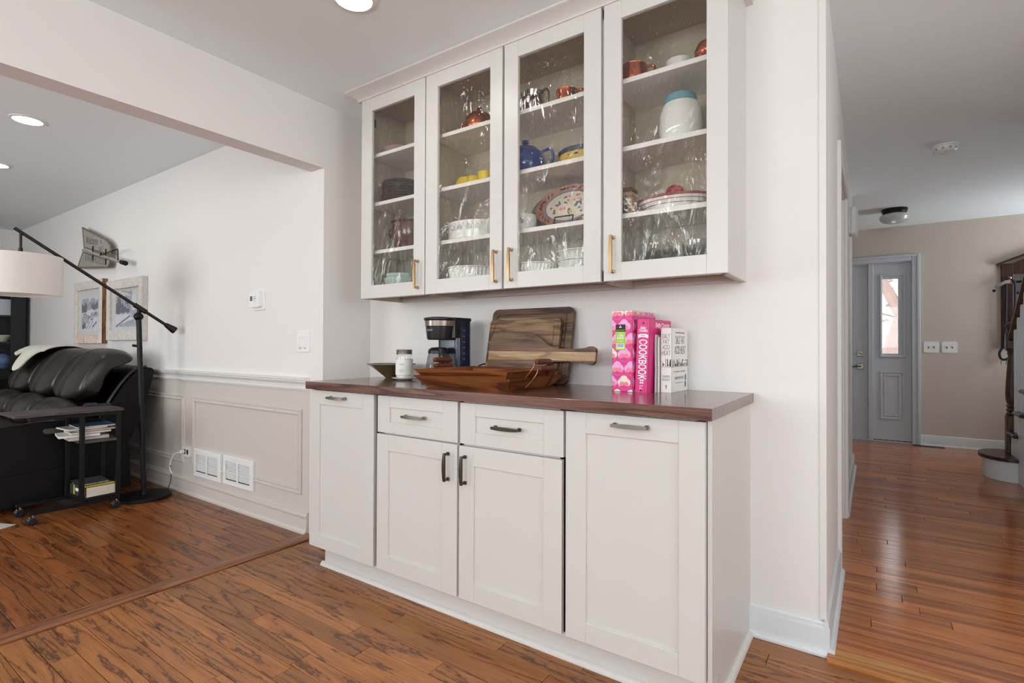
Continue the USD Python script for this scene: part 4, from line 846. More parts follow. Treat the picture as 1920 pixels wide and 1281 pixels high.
tag(obj('ceramic_tomato', J(mv(trimesh.Trimesh(v*.034, pepper.faces, process=False), (1.628, -.038, S1 + .118)), mv(lathe([(0, 0), (.018, 0), (.010, .01), (.010, .10), (.016, .11), (0, .11)], 24), (1.628, -.034, S1))), 'red_ceramic', smooth=40), 'red ceramic tomato shaped pot standing behind the white covered dish', 'pot')
gb = lambda r, h: lathe([(0, 0), (r*.55, 0), (r*.62, .004), (r*.95, h*.6), (r, h), (r*.97, h), (r*.9, h*.58), (r*.55, .012), (0, .012)], 40)
dish('glass_bowl', 'clear glass bowl at the bottom left of the right cabinet', 'bowl', (1.595, -.16, S0), [('b', gb(.085, .098), 'glassware')])
dish('glass_bowl', 'smaller clear glass bowl at the bottom right of the right cabinet', 'bowl', (1.755, -.16, S0), [('b', gb(.06, .1), 'glassware')])

# ------------------------------------------------------------------ fittings on the living room wall
t = thing('thermostat', 'white square thermostat with a small dark screen on the living room wall', 'thermostat', (-.925, WL, 1.375))
obj('back_plate', ext(rrect(-.068, -.062, .068, .055, .012), 'y', -.010, 0), 'white_plastic', t); 
fc = obj('front_cover', ext(rrect(-.064, -.045, .050, .055, .014), 'y', -.034, -.0095), 'white_plastic', t)
obj('screen', bx((-.052, -.0348, -.004), (-.026, -.0335, .026), .0005), 'lcd', fc)
obj('keypad_mark', J(*[bx((x, -.0346, z), (x + w, -.0338, z + .004), 0) for x, w, z in ((-.014, .03, .008), (-.004, .01, .02), (-.004, .01, -.006))]), 'ink_grey', fc)
t = thing('light_switch', 'white double rocker light switch beside the opening on the living room wall', 'light switch', (-.452, WL, 1.113))
obj('cover_plate', ext(rrect(-.062, -.062, .062, .062, .008), 'y', -.006, 0), 'white_plastic', t)
for x in (-.024, .024): obj('rocker', mv(bx((x - .017, -.0095, -.034), (x + .017, -.004, .034), .0015), rx=3), 'white_plastic', t)
for x in (-.024, .024): obj('slider_mark', bx((x - .008, -.0105, -.041), (x + .008, -.006, -.038), 0), 'ink_grey', t)
def return_grille(label, x, z, w, h):
    t = thing('air_return', label, 'vent', (x, WL - .002, z), group='white wall vents')
    fr = sbox(.0075, .0075, w - .0075, h - .0075); sl = []
    for c0, c1 in ((.036, w/2 - .010), (w/2 + .010, w - .036)):
        for zz in np.linspace(.034, h - .045, 11): sl.append(sbox(c0, zz, c1, zz + .0075))
    obj('grille_frame', ext(fr.difference(unary(sl)), 'y', -.0172, -.013), 'white_plastic', t, False)
    obj('rim', ring_mould(0, w, 0, h, [(0, 0), (0, .014), (.004, .018), (.008, .018), (.008, 0)], 0), 'white_plastic', t)
    obj('backing', bx((.01, -.003, .01), (w - .01, 0, h - .01), 0), 'dark_slot', t)
    for zz in np.linspace(.034, h - .045, 11): obj('slat', mv(bx((.03, -.001, -.0042), (w - .03, .0005, .0042), 0), (0, -.0105, zz + .0108), rx=-38), 'white_plastic', t, False)
return_grille('left one of two white slotted wall vents above the living room baseboard', -1.742, .150, .374, .194)
return_grille('right one of two white slotted wall vents above the living room baseboard', -1.330, .154, .370, .194)
t = thing('outlet', 'white wall outlet left of the vents with a cord plugged in', 'outlet', (-1.862, WL - .001, .305))
obj('cover_plate', ext(rrect(-.05, -.036, .05, .036, .006), 'y', -.016, 0), 'white_plastic', t)
obj('socket', J(*[ext(rrect(x - .012, -.018, x + .012, .018, .009), 'y', -.0185, -.012) for x in (-.02, .022)]), 'ink', t)
t = thing('power_cord', 'white lamp cord drooping from the outlet to the lamp base', 'cord', (0, 0, 0))
obj('plug', bx((-1.895, WL - .05, .295), (-1.872, WL - .0195, .318), .004), 'white_plastic', t)
obj('white_lead', tube(curve([(-1.885, WL - .045, .305), (-1.95, WL - .06, .285), (-1.99, WL - .065, .23), (-1.99, WL - .07, .175), (-1.955, WL - .07, .14)], 28), .0045, 8), 'white_plastic', t)
obj('brown_lead', tube(curve([(-1.99, WL - .068, .20), (-1.99, WL - .062, .10), (-1.98, WL - .09, .03), (-1.972, WL - .12, .005)], 20), .0025, 6), 'bronze', t)

def frame_pic(label, x0, x1, z0, z1, rail, mats, art, side):
    t = thing('picture_frame', label, 'picture', ((x0 + x1)/2, WL - .0005, z0)); w, h = (x1 - x0)/2, z1 - z0; d = .045
    fr = obj('frame', J(bx((-w, -d, 0), (-w + rail, -.002, h), .004), bx((w - rail, -d, 0), (w, -.002, h), .004)), mats[0], t, False)
    obj('frame_rail', bx((-w + .001, -d + .001, h - rail*1.15), (w - .001, -.002, h), .004), mats[0], t, False); obj('frame_rail', bx((-w + .001, -d + .001, 0), (w - .001, -.002, rail*1.15), .004), mats[1], t, False)
    obj('mat_board', bx((-w + rail*.8, -.022, rail*.9), (w - rail*.8, -.018, h - rail*.9), 0), 'mat_grey', t)
    obj('frame_side', bx((w - .0005, -d + .002, .001), (w + .002, -.001, h - .001), 0), side, t, False)
    iw, z_0, z_1 = (w - rail)*.72, h*.21, h*.74
    obj('print', bx((-iw, -.0235, z_0), (iw, -.0215, z_1), 0), 'print_light', t)
    clip = sbox(-iw, z_0, iw, z_1); zh = z_1 - z_0; rs = random.Random(art)
    def Q(*q): return Polygon([(u*iw, z_0 + v*zh) for u, v in q]).buffer(0)
    def ragged(u0, u1, v0, v1, n):
        us = np.linspace(u0, u1, n); return Q(*([(u, v1 + rs.uniform(-.07, .07)) for u in us] + [(u, v0 + rs.uniform(-.03, .03)) for u in us[::-1]]))
    if art == 5:      # a stream between banks
        big = [ragged(-1, 1, .62, .93, 14), ragged(-1, -.1, .18, .46, 9), ragged(.1, 1, .40, .54, 9)] + [Q((u, .05), (u + .12, .05), (u + .62, .28), (u + .5, .28)) for u in (-.5, -.15, .25)]
        small = [ragged(-1, -.35, .55, .82, 8), ragged(.2, .95, .64, .80, 9), ragged(-.95, -.5, .06, .22, 6), Q((.3, .12), (.38, .10), (.85, .22), (.8, .25))] + [ragged(u, u + .3, v, v + .05, 5) for u, v in ((-.2, .36), (.1, .30), (-.6, .48), (.5, .46))]
    else:             # a wood above a road
        big = [ragged(-1, .55, .42, .98, 14), ragged(.5, 1, .3, .5, 6), Q((-1, .02), (1, .02), (1, .28), (-.9, .06))]
        small = [ragged(-.95, -.2, .44, .74, 9), ragged(-.3, .35, .46, .62, 8), ragged(-.8, -.45, .70, .92, 6), Q((-1, .05), (-.92, .03), (.45, .34), (.4, .37)), ragged(0, .3, .72, .90, 5)]
    obj('picture_tone', face(flat(polys(unary(big).intersection(clip)), .0006), (0, -.0236, 0), '-y'), 'print_mid', t, False)
    obj('picture_dark', face(flat(polys(unary(small).intersection(clip)), .0006), (0, -.0243, 0), '-y'), 'print_dark', t, False)
    return t
frame_pic('left one of two grey prints in rough white barn wood frames above the sofa', -4.15, -3.43, 1.10, 1.69, .07, ('whitewash', 'whitewash_peel'), 5, 'barn_wood')
p2 = frame_pic('right one of two grey prints in rough white frames, arrow drawn above its picture', -3.33, -2.585, 1.128, 1.652, .07, ('whitewash', 'whitewash'), 8, 'whitewash')
obj('arrow_drawing', face(flat(Polygon([(-.10, .425), (.06, .398), (.055, .385), (.14, .390), (.10, .430), (.085, .412), (-.10, .432)]), .0008), (0, -.0225, 0), '-y'), 'print_mid', p2, False)

# weather vane arrow sign
t = thing('metal_sign', 'weathered white tin arrow tail sign reading Welcome to our FARMHOUSE above the pictures', 'sign', (-3.5, WL - .05, 1.9))
def P_(*q): return Polygon([(x + 3.5, z - 1.9) for x, z in q])
upz = P_((-3.91, 2.208), (-3.30, 2.02), (-3.215, 1.965), (-3.195, 1.875), (-3.86, 2.005)); loz = P_((-3.885, 1.975), (-3.205, 1.835), (-3.26, 1.772), (-4.04, 1.828))
for nm, pz in (('upper_vane', upz), ('lower_vane', loz)):
    v_ = obj(nm, ext(pz, 'y', -.004, 0), 'tin_sign', t, False); obj('rust_border', ext(pz.buffer(.004).difference(pz.buffer(-.012)), 'y', -.0055, .001), 'rust_edge', v_, False)
obj('shaft', tube([(-.285, -.03, .072), (.635, -.03, -.122)], .0135, 10), 'tin_sign', t)
obj('shaft_tip', tube([(.615, -.03, -.118), (.69, -.03, -.134)], .02, 10), 'black_metal', t)
obj('wire_bracket', tube([(.16, -.03, .005), (.18, -.045, -.02), (.56, -.045, -.005), (.575, -.045, -.01), (.575, -.045, -.10)], .0045, 6), 'black_metal', t)
for x, z0_, z1_ in ((-.12, -.035, .10), (.19, -.10, .04)): obj('strap', bx((x - .0055, -.012, z0_), (x + .0055, -.004, z1_), .002), 'black_metal', t)
obj('wall_bolt', J(cyl((-.12, 0, .09), (-.12, .0495, .09), .006), cyl((.19, 0, -.05), (.19, .0495, -.05), .006)), 'black_metal', t)
def st_text(s, h, w, x, z, a, bold=False): return face(mv(mv(text(s, h, .0008, bold, w), rz=a), (x + 3.5, z - 1.9, 0)), (0, -.0042, 0), '-y')
obj('lettering', J(st_text('Welcome', .062, .30, -3.66, 2.052, -9, True), st_text('to', .035, .05, -3.43, 2.02, -9, True), st_text('OUR', .032, .07, -3.45, 1.955, -9)), 'ink_grey', t, False)
obj('lettering', st_text('FARMHOUSE', .072, .50, -3.575, 1.874, -9.5), 'ink_grey', t, False)
# ------------------------------------------------------------------ living room things
def sofa_profile():
    top = curve([(-.76, .67), (-.705, .82), (-.61, .935), (-.50, .975), (-.480, 1.01), (-.53, 1.048), (-.62, 1.062), (-.71, 1.038), (-.785, .965), (-.845, .87), (-.885, .775), (-.885, .70), (-.82, .66)], 60)
    return top
def lumbar_profile():
    return curve([(-.80, .655), (-.86, .70), (-.93, .70), (-.995, .655), (-1.03, .58), (-1.02, .50), (-.95, .46), (-.80, .46), (-.74, .55)], 48)
def puff(prof, x0, x1, d, n=13, seam=0.0):
    c = prof.mean(0); S = []; rm = np.linalg.norm(prof - c, axis=1).mean()
    for u in np.linspace(0, 1, n):
        k = math.sin(math.pi*u)**.4 if 0 < u < 1 else 0.0
        if seam: k -= seam*math.exp(-((u - .5)/.035)**2)
        P = c + (prof - c)*(1 - d*(1 - k)/rm)
        S.append(np.c_[np.full(len(P), x0 + (x1 - x0)*u), P[:, 0], P[:, 1]])
    return loft(S)
SX = -2.29
t = thing('sofa', 'dark brown leather reclining sofa with puffed channel backs along the living room wall', 'sofa', (0, 0, 0))
obj('arm_panel', J(ext(Polygon([(-1.40, .06), (-1.42, .42), (-1.36, .545), (-1.1, .565), (-.80, .56), (-.66, .52), (-.60, .40), (-.58, .06)]).buffer(.012), 'x', SX, SX + .06), bx((SX - .16, -1.40, .06), (SX + .01, -.6, .55), .03)), 'leather_dark', t)
obj('skirt_panel', ext(Polygon([(-1.36, .05), (-1.39, .24), (-1.0, .262), (-.62, .27), (-.60, .05)]), 'x', SX + .055, SX + .072), 'leather_dark', t)
obj('seat', bx((-4.25, -1.42, .08), (SX - .12, -.80, .49), .05), 'leather', t); obj('front_panel', bx((-4.25, -1.45, .05), (SX - .12, -1.40, .42), .02), 'leather_dark', t)
sh = curve([(-.405, .905), (-.43, .928), (-.50, .915), (-.58, .845), (-.665, .715), (-.735, .56), (-.72, .43), (-.60, .36), (-.50, .5), (-.455, .68), (-.42, .82)], 50)
obj('back_shell', puff(sh, -4.25, SX + .03, .012, 25), 'leather_dark', t)
rim = curve([(-.46, .925), (-.53, .905), (-.60, .835), (-.685, .70), (-.745, .56)], 24); obj('piping', tube(np.c_[np.full(len(rim), SX + .012), rim[:, 0], rim[:, 1]], .012, 8), 'leather', t)
sp_, lp_ = sofa_profile(), lumbar_profile()
for k in range(3):
    xa = SX - .03 - .612*k
    obj('back_cushion', puff(sp_, xa - .606, xa, .075, 37, .22), 'leather', t, 60)
    obj('lumbar_cushion', puff(lp_, xa - .606, xa, .06, 37, .35), 'leather', t, 60)
obj('recline_lever', J(ext(rrect(-1.075, .497, -.915, .53, .0155), 'x', SX + .055, SX + .082)), 'lever_metal', t)
# throw over the far seat's back
N, K = 22, 26; pr_ = curve([(-.475, .93), (-.47, 1.01), (-.53, 1.058), (-.64, 1.072), (-.75, 1.048), (-.835, .975), (-.89, .88), (-.93, .80)], 60)
S_ = []
for i in range(N):
    u = i/(N - 1); x = -3.42 - .75*u; L = .62 + .26*math.sin(math.pi*min(1, u*1.3))**2 if u < .75 else .70 - .2*(u - .75)
    idx = np.linspace(0, L*(len(pr_) - 1), K); q = np.c_[np.interp(idx, range(len(pr_)), pr_[:, 0]), np.interp(idx, range(len(pr_)), pr_[:, 1])]
    wv = .006*math.sin(u*17) + .004; c_ = np.array([-.66, .85]); nn = (q - c_)/np.linalg.norm(q - c_, axis=1, keepdims=True)
    q = q + nn*wv; o = np.vstack([q + nn*.010, (q)[::-1]]); S_.append(np.c_[np.full(len(o), x), o])
tag(obj('throw', loft(S_), 'throw_wool', smooth=60), 'cream wool throw draped over the back of the sofa', 'blanket')

t = thing('floor_lamp', 'black arc floor lamp with a wide white linen drum shade and counterweighted slanting arm', 'floor lamp', (-1.99, -.575, 0))
obj('base', lathe([(0, 0), (.162, 0), (.166, .004), (.166, .018), (.160, .023), (0, .024)], 48), 'black_metal', t)
obj('pole', J(tube([(0, 0, .02), (-.035, -.03, 1.285)], [.0165, .0165], 14), lathe([(0, .02), (.026, .02), (.024, .05), (.0165, .06), (0, .06)], 20)), 'black_metal', t)
obj('thumb_screw', J(tube([(-.03, -.025, 1.08), (-.065, -.055, 1.085)], .009, 8)), 'black_metal', t)
kn = obj('knuckle', J(mv(trimesh.creation.icosphere(2, .030), (-.036, -.031, 1.292)), tube([(-.036, -.031, 1.29), (-.022, -.03, 1.345)], .014, 10), tube([(-.08, -.035, 1.292), (.01, -.028, 1.292)], .013, 10)), 'black_metal', t)
piv, tip = np.array([-.02, -.03, 1.352]), np.array([-.155, -.668, 1.822]); dv = tip - piv
cw = piv - dv*.335
obj('arm', J(tube([piv - dv*.25, tip], .0105, 12), tube([piv - dv*.06, piv + dv*.05], .017, 12)), 'bronze', t)
obj('counterweight', tube([piv - dv*.235, piv - dv*.245, cw + dv*.012, cw], [.012, .016, .027, .024], 16), 'bronze', t)
hc = piv + dv*.955
obj('hanger', J(cyl(hc, (hc[0], hc[1], 1.668), .0075, 10), cyl((hc[0], hc[1], 1.652), (hc[0], hc[1], 1.672), .026, 20), cyl((hc[0], hc[1], 1.675), (hc[0], hc[1], 1.70), .011, 14)), 'bronze', t)
sd = obj('shade', mv(lathe([(.207, 0), (.207, .25), (.204, .25), (.204, .0), (.207, 0)], 64), (hc[0], hc[1], 1.402)), 'shade_linen', t)
obj('spider', J(*[tube([(hc[0], hc[1], 1.653), (hc[0] + .203*math.cos(a), hc[1] + .203*math.sin(a), 1.648)], .003, 6) for a in (0.4, 2.5, 4.6)]), 'bronze', sd)
obj('bulb', mv(lathe([(0, -.16), (.022, -.15), (.03, -.125), (.026, -.10), (.014, -.07), (.014, -.02), (0, -.02)], 20), (hc[0], hc[1], 1.65)), 'frosted', sd)

t = thing('side_table', 'black C shaped side table on casters with two low shelves beside the sofa', 'side table', (-2.018, -.87, 0))
w = .0125; xa, xb, y0, y1 = -.133, .133, -.095, .10
def bar(p, q, w=w): return bx(np.minimum(p, q) - w, np.maximum(p, q) + w, .002)
A_ = np.array
for x in (xa, xb):
    for y in (y0, y1): obj('post', bar(A_((x, y, .078)), A_((x, y, .636))), 'black_metal', t)
    obj('runner', bar(A_((x, -.34, .070)), A_((x, y1, .070)), w - .0007), 'black_metal', t); obj('top_rail', bar(A_((x, -.34, .637)), A_((x, y1, .637)), w - .0007), 'black_metal', t)
obj('cross_rail', bar(A_((xa, y1, .637)), A_((xb, y1, .637)), w - .0012), 'black_metal', t)
obj('tabletop', bx((-.162, -.425, .6495), (.158, .125, .667), .002), 'table_wood', t)
obj('middle_shelf', bx((xa - .012, y0 - .01, .452), (xb + .012, y1 + .01, .468), .002), 'table_wood', t)
obj('lower_shelf', J(bx((xa - .01, y0 - .01, .083), (xb + .01, y1 + .01, .097), .002)), 'black_metal', t)
obj('shelf_back', bx((xa - .01, y1 - .004, .097), (xb + .01, y1 + .004, .145), .002), 'black_metal', t)
for x in (xa, xb):
    for y in (-.33, y1 - .005):
        cs = obj('caster', J(*[mv(lathe([(0, -.009), (.018, -.009), (.0235, -.005), (.0235, .005), (.018, .009), (0, .009)], 24), (x + dx, y - .006, .0237), ry=90) for dx in (-.013, .013)]), 'black_plastic', t)
        obj('caster_fork', J(bx((x - .005, y - .02, .018), (x + .005, y + .012, .05), .003), cyl((x, y, .045), (x, y, .06), .006, 12)), 'steel', cs)
tag(obj('remote', mv(J(bx((-.022, -.075, 0), (.022, .075, .014), .004), bx((-.02, -.07, .013), (.02, .0, .022), .004)), (-2.135, -.81, .6675), rz=-12), 'blue_black'), 'dark blue remote control lying on the far edge of the side table', 'remote')
rs = random.Random(31); z = .4685; cols = ['paper_grey', 'label_paper', 'pages', 'paper_grey', 'label_paper', 'blue_print']
LB = ['lowest', 'second lowest', 'third from the bottom', 'third from the top', 'second from the top', 'topmost, blue covered']
for k in range(6):
    h = [.022, .016, .014, .012, .012, .010][k]; ww = .20; L = .25
    tm = thing('magazine', '%s magazine of the stack on the middle shelf of the side table' % LB[k], 'magazine', (-2.018 + rs.uniform(-.01, .012), -.905 + [.0, -.045, .01, .03, -.02, .035][k], z), rs.uniform(-6, 6) - (12 if k == 1 else 0), 'magazines on the side table'); z += h + .0008
    obj('page_block', bx((-ww/2, -L/2 + .02, .0012), (ww/2, L/2 - .02, h - .0012), .001), cols[k] if k != 5 else 'pages', tm, False); obj('cover', bx((-ww/2 - .001, -L/2 + .019, h - .0012), (ww/2 + .001, L/2 - .019, h), .0003), ['paper_grey', 'label_paper', 'print_mid', 'mustard', 'paper_grey', 'blue_print'][k], tm, False)
tm = thing('directory', 'thick black and yellow paperback with tan page edges, low on the side table', 'book', (-2.01, -.862, .0975), 3)
obj('page_block', bx((-.118, -.085, .003), (.122, .087, .066), .002), 'pages', tm, False, label='tan page edges')
cvr = loft([[(x, -.088, .066 + b), (x, .089, .066 + b), (x, .089, .0675 + b), (x, -.088, .0675 + b)] for x, b in [(xx, .016*max(0, -xx/.12)**2) for xx in np.linspace(-.12, .123, 12)]])
obj('cover', J(cvr, bx((-.12, -.0895, 0), (.123, -.0855, .067), .0005), bx((-.12, -.089, 0), (.123, .089, .003), .0005)), 'ink', tm, False)
obj('yellow_stripe', J(bx((-.06, -.0905, .004), (-.045, -.089, .066), 0)), 'yellow_print', tm, False); obj('yellow_stripe', bx((.082, -.0905, .004), (.118, -.089, .066), 0), 'yellow_print', tm, False)
obj('yellow_stripe', bx((.072, -.086, .0677), (.112, .085, .0685), 0), 'yellow_print', tm, False)
obj('spine_mark', bx((-.03, -.0905, .03), (.07, -.089, .05), 0), 'white_print', tm, False)
obj('lettering', mv(text('Dummies', .022, .001, True, w=.14), (.03, .0, .0679), rz=-90), 'white_print', tm, False)
tag(obj('paper_sheet', mv(bx((-.09, -.05, 0), (.09, .05, .003), .001), (-2.03, -1.34, 0), rz=25), 'paper_grey'), 'pale grey sheet on the floor at the far left edge beside the side table', 'paper')

# black hutch in the far left corner
t = thing('display_cabinet', 'tall black glass fronted display cabinet in the far left corner of the living room', 'cabinet', (-5.97, -1.0, 0))
obj('body', J(bx((-.245, -.62, 0), (.225, -.60, 2.0)), bx((-.245, .60, 0), (.225, .62, 2.0)), bx((-.245, -.62, 0), (-.235, .62, 2.0)), bx((-.245, -.62, 1.98), (.235, .62, 2.02)), bx((-.24, -.62, 0), (.225, .62, .08))), 'hutch_black', t)
for z_ in (.52, .80, 1.10, 1.40, 1.70): obj('shelf', bx((-.235, -.60, z_), (.20, .60, z_ + .02), .001), 'hutch_black', t)
for y_ in (-.62, .0):
    d_ = obj('door', J(bx((.226, y_ + .004, .09), (.248, y_ + .13, 1.97)), bx((.226, y_ + .49, .09), (.248, y_ + .616, 1.97)), bx((.226, y_ + .004, .09), (.248, y_ + .616, .2)), bx((.226, y_ + .004, 1.86), (.248, y_ + .616, 1.97)), bx((.226, y_ + .004, .70), (.248, y_ + .616, .80))), 'hutch_black', t)
    obj('glass_pane', bx((.235, y_ + .12, .19), (.238, y_ + .5, 1.87), 0), 'clear_pane', d_)
tag(obj('photo_card', bx((-5.80, -.63, 1.42), (-5.79, -.49, 1.60), .001), 'print_light'), 'pale blue white picture on the top shelf of the black display cabinet', 'picture')
tag(obj('clay_bowl', mv(lathe([(0, 0), (.05, 0), (.11, .07), (.11, .075), (.10, .07), (0, .01)], 28), (-5.88, -.56, 1.12)), 'cream'), 'cream bowl on the second shelf of the black display cabinet', 'bowl')
tag(obj('blue_vase', mv(lathe([(0, 0), (.07, 0), (.11, .06), (.10, .12), (.06, .16), (0, .165)], 28), (-5.88, -.56, .82)), 'scroll_blue'), 'blue and white pot low in the black display cabinet', 'pot')

# ------------------------------------------------------------------ hall things
t = thing('smoke_detector', 'round white smoke detector on the hall ceiling', 'smoke detector', (2.705, 2.41, CEIL))
obj('base_ring', lathe([(.074, 0), (.074, -.008), (.066, -.010), (.066, 0)], 40), 'white_plastic', t); obj('housing', lathe([(.066, -.008), (.064, -.032), (.052, -.042), (.03, -.045), (0, -.045)], 40), 'white_plastic', t)
for k in range(10): a = k*.628; obj('vent_slot', mv(bx((.058, -.006, -.034), (.0648, .006, -.020), .0005), rz=math.degrees(a)), 'print_mid', t)
obj('test_button', mv(lathe([(.011, 0), (.011, -.004), (0, -.005)], 20), (-.022, -.018, -.044)), 'white_plastic', t)
t = thing('flush_light', 'bronze flush mount ceiling light with a frosted glass bowl near the front door', 'ceiling light', (2.475, 4.25, CEIL))
obj('canopy', lathe([(.108, 0), (.108, -.014), (.100, -.02), (.102, -.028), (.095, -.050), (0, -.05)], 40), 'bronze', t); obj('glass_bowl', lathe([(.092, -.046), (.118, -.060), (.125, -.085), (.110, -.115), (.07, -.134), (0, -.142)], 44), 'frosted', t)
cx = hx(2.65)
t = thing('door_chime', 'pale grey door chime box high on the hall wall beside the closet door', 'door chime', (cx, 2.66, 1.955))
obj('backplate', bx((0, -.085, .004), (.010, .085, .204), .002), 'white_plastic', t); obj('chime_cover', bx((.008, -.09, .0), (.056, .09, .21), .012), 'white_plastic', t)
def hall_switch(label, x):
    t = thing('switch_plate', label, 'light switch', (x, 5.18, 1.093), group='hall switch plates'); obj('cover_plate', ext(rrect(-.066, -.060, .066, .060, .018), 'y', -.007, 0), 'white_plastic', t)
    for dx in (-.023, .023):
        s = obj('toggle_slot', bx((dx - .007, -.0085, -.014), (dx + .007, -.006, .014), .001), 'ink_grey', t); obj('toggle', mv(bx((-.004, -.016, -.006), (.004, -.004, .006), .001), (dx, 0, .004), rx=-20), 'white_plastic', s)
        obj('screw', J(*[face(mv(lathe([(.0028, 0), (.002, .001), (0, .001)], 10), (dx, z_, 0)), (0, -.007, 0), '-y') for z_ in (-.035, .035)]), 'nickel', t)
hall_switch('white double toggle switch plate on the hall end wall, the one nearer the front door', 2.824); hall_switch('white double toggle switch plate on the hall end wall, the one farther from the door', 2.979)
t = thing('floor_register', 'brown slotted floor vent in the hall floor near the front door', 'vent', (2.79, 5.11, HF))
fr = sbox(-.14, -.05, .14, .05).difference(unary([sbox(-.125 + .022*k, y_, -.113 + .022*k, y_ + .036) for k in range(12) for y_ in (-.04, .004)]))
obj('register_frame', ext(fr, 'z', 0, .004), 'mahogany', t, False); obj('register_well', bx((-.13, -.045, -.002), (.13, .045, .0012), 0), 'dark_slot', t)
# mirror with coat hooks
t = thing('hall_mirror', 'dark mahogany wall mirror with a gabled top and coat hooks beside the stairs', 'mirror', (3.73, 5.18, 1.085))
Wm = .34
obj('stile', bx((-Wm, -.03, 0), (-Wm + .092, -.002, .87), .003), 'mahogany', t, False); obj('stile', bx((Wm - .092, -.03, 0), (Wm, -.002, .87), .003), 'mahogany', t, False)
obj('rail', bx((-Wm + .09, -.028, 0), (Wm - .09, -.002, .075), .003), 'mahogany', t, False); obj('rail', ext(Polygon([(-Wm + .09, .76), (Wm - .09, .76), (Wm - .09, .87), (0, 1.0), (-Wm + .09, .87)]), 'y', -.028, -.002), 'mahogany', t, False)
for s in (-1, 1): obj('cap_board', ext(Polygon([(s*(Wm + .035), .858), (s*(Wm + .035), .876), (0, 1.03), (0, 1.008)]), 'y', -.06, -.002), 'mahogany', t, False)
obj('mirror_glass', bx((-Wm + .088, -.014, .07), (Wm - .088, -.010, .765), 0), 'mirror', t)
for s in (-1, 1): obj('coat_hook', J(tube(curve([(s*.275, -.028, .70), (s*.275, -.05, .71), (s*.275, -.075, .705), (s*.275, -.08, .725)], 14), .006, 8), bx((s*.275 - .012, -.033, .66), (s*.275 + .012, -.028, .74), .002)), 'steel', t)
lx, ly = 3.455, 5.105
t = thing('dog_leash', 'dark navy dog leash hanging in a long loop from the mirror hook', 'leash', (lx, ly, 1.78))
obj('strap', tube(curve([(.0, .0, .012), (-.03, -.005, -.02), (-.035, -.005, -.2), (-.04, 0, -.5), (-.055, .01, -.68)], 30), .011, 6), 'navy_leash', t); obj('strap', tube(curve([(.0, .0, .012), (.03, .0, -.03), (.032, .0, -.2), (.02, .005, -.45), (-.035, .012, -.68)], 30), .011, 6), 'navy_leash', t)
obj('hand_loop', tube(curve([(-.05, .01, -.67), (-.085, .012, -.74), (-.075, .012, -.80), (-.045, .012, -.812), (-.015, .012, -.79), (-.012, .012, -.74), (-.045, .012, -.67)], 36), .011, 6), 'navy_leash', t)
obj('clip', J(tube([(-.07, .012, -.81), (-.075, .012, -.86)], .004, 6), tube([(-.025, .012, -.80), (-.04, .012, -.86)], .004, 6)), 'steel', t)
t = thing('hanging_strap', 'pale grey strap slung from the mirror hook to the left', 'strap', (3.43, 5.10, 1.73))
obj('strap', loft([[(x, y_, z_), (x, y_, z_ + .035), (x, y_ + .006, z_ + .035), (x, y_ + .006, z_)] for x, y_, z_ in [(.02, -.012, .02), (-.02, -.016, .012), (-.06, -.01, -.012), (-.095, .0, -.035)]]), 'grey_strap', t); obj('buckle', bx((-.115, -.004, -.065), (-.09, .006, -.04), .003), 'black_metal', t)
# stairs rising towards the camera's side
RY, RZ = .2335, .19
def sy(k): return 4.03 - RY*(k - 1)
t = thing('staircase', 'white risered staircase with dark wood treads at the right edge of the hall', 'staircase', (0, 0, HF))
NS = 11; X0, X1 = 3.25, 4.44
bull = unary([Polygon([(X0 - .02, 3.56), (X1, 3.56), (X1, 4.03), (X0 - .02, 4.03)]), affinity.scale(Point(X0 - .02, 3.795).buffer(1), .165, .235)])
obj('riser', ext(bull, 'z', 0, RZ - .028), 'white_trim', t); obj('cove_moulding', ext(bull.buffer(.010), 'z', RZ - .045, RZ - .028), 'white_trim', t); obj('tread', ext(bull.buffer(.028, quad_segs=12), 'z', RZ - .028, RZ), 'tread_wood', t)
for k in range(2, NS + 1):
    obj('riser', bx((X0 - .005, sy(k) - .02, RZ*(k - 1)), (X1, sy(k), RZ*k - .028), .001), 'white_trim', t)
    obj('tread', bx((X0 - .035, sy(k + 1) - .015, RZ*k - .028), (X1, sy(k) + .03, RZ*k), .010), 'tread_wood', t)
kp = [(3.765, 0), (3.765, RZ)] + [p for k in range(2, NS + 1) for p in ((sy(k) - .003, RZ*(k - 1)), (sy(k) - .003, RZ*k - .03))] + [(sy(NS + 1), RZ*NS - .03), (sy(NS + 1), 0)]
obj('side_panel', ext(Polygon(kp), 'x', X0 - .002, X0 + .02), 'white_trim', t, False)
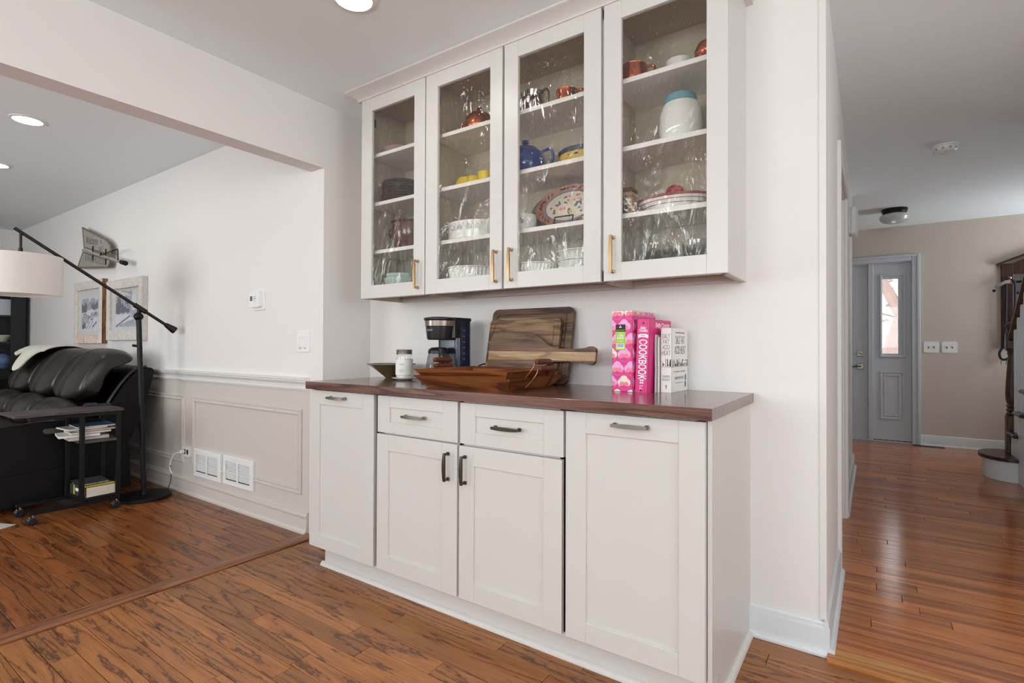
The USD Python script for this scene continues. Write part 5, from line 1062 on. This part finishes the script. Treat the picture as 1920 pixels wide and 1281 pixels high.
obj('end_panel', bx((X0 - .002, sy(NS + 1) - .03, 0), (X1, sy(NS + 1) - .016, RZ*NS), .002), 'white_trim', t)
t2 = thing('newel_post', 'turned brown newel post with a ball top on the first stair', 'newel post', (3.268, 3.895, HF + RZ))
obj('lower_block', bx((-.042, -.042, 0), (.042, .042, .315), .004), 'stair_oak', t2, False)
obj('turned_shaft', lathe([(0, .315), (.036, .315), (.042, .325), (.036, .338), (.03, .345), (.041, .362), (.030, .378), (.041, .395), (.030, .41), (.036, .425), (.041, .45), (.044, .50), (.041, .58), (.034, .70), (.028, .80), (.026, .83), (.032, .838), (.032, .846), (.026, .852), (.038, .868), (.040, .878), (0, .88)], 32), 'stair_oak', t2)
obj('upper_block', bx((-.042, -.042, .878), (.042, .042, 1.01), .006), 'stair_oak', t2, False)
obj('ball_top', lathe([(.036, 1.008), (.026, 1.018), (.034, 1.028), (.024, 1.038), (.034, 1.05), (.044, 1.07), (.044, 1.085), (.036, 1.10), (.02, 1.11), (0, 1.113)], 32), 'stair_oak', t2)
rp = np.array([[3.268, 3.86, HF + RZ + .965], [3.268, 3.86 - 1.45, HF + RZ + .965 + 1.45*RZ/RY]]); sec = np.array([(-.032, -.01), (-.03, .02), (-.018, .034), (.018, .034), (.03, .02), (.032, -.01), (.022, -.022), (-.022, -.022)])
tag(obj('handrail', loft([[(p[0] + a, p[1], p[2] + b) for a, b in sec] for p in rp]), 'stair_oak', smooth=40), 'brown wooden handrail rising from the newel post', 'handrail')
for k in range(2, 7):
    for d_ in (.055, .17):
        yb = sy(k) - d_; zt = HF + RZ + .965 - .02 + (3.86 - yb)*RZ/RY; z0_ = HF + RZ*k
        tag(obj('baluster', J(bx((X0 + .006, yb - .016, z0_), (X0 + .038, yb + .016, zt), .002)), 'white_trim'), 'white square baluster under the handrail, %s from the newel post' % ['first', 'second', 'third', 'fourth', 'fifth', 'sixth', 'seventh', 'eighth', 'ninth', 'tenth'][(k - 2)*2 + (d_ > .1)], 'baluster', 'stair balusters')
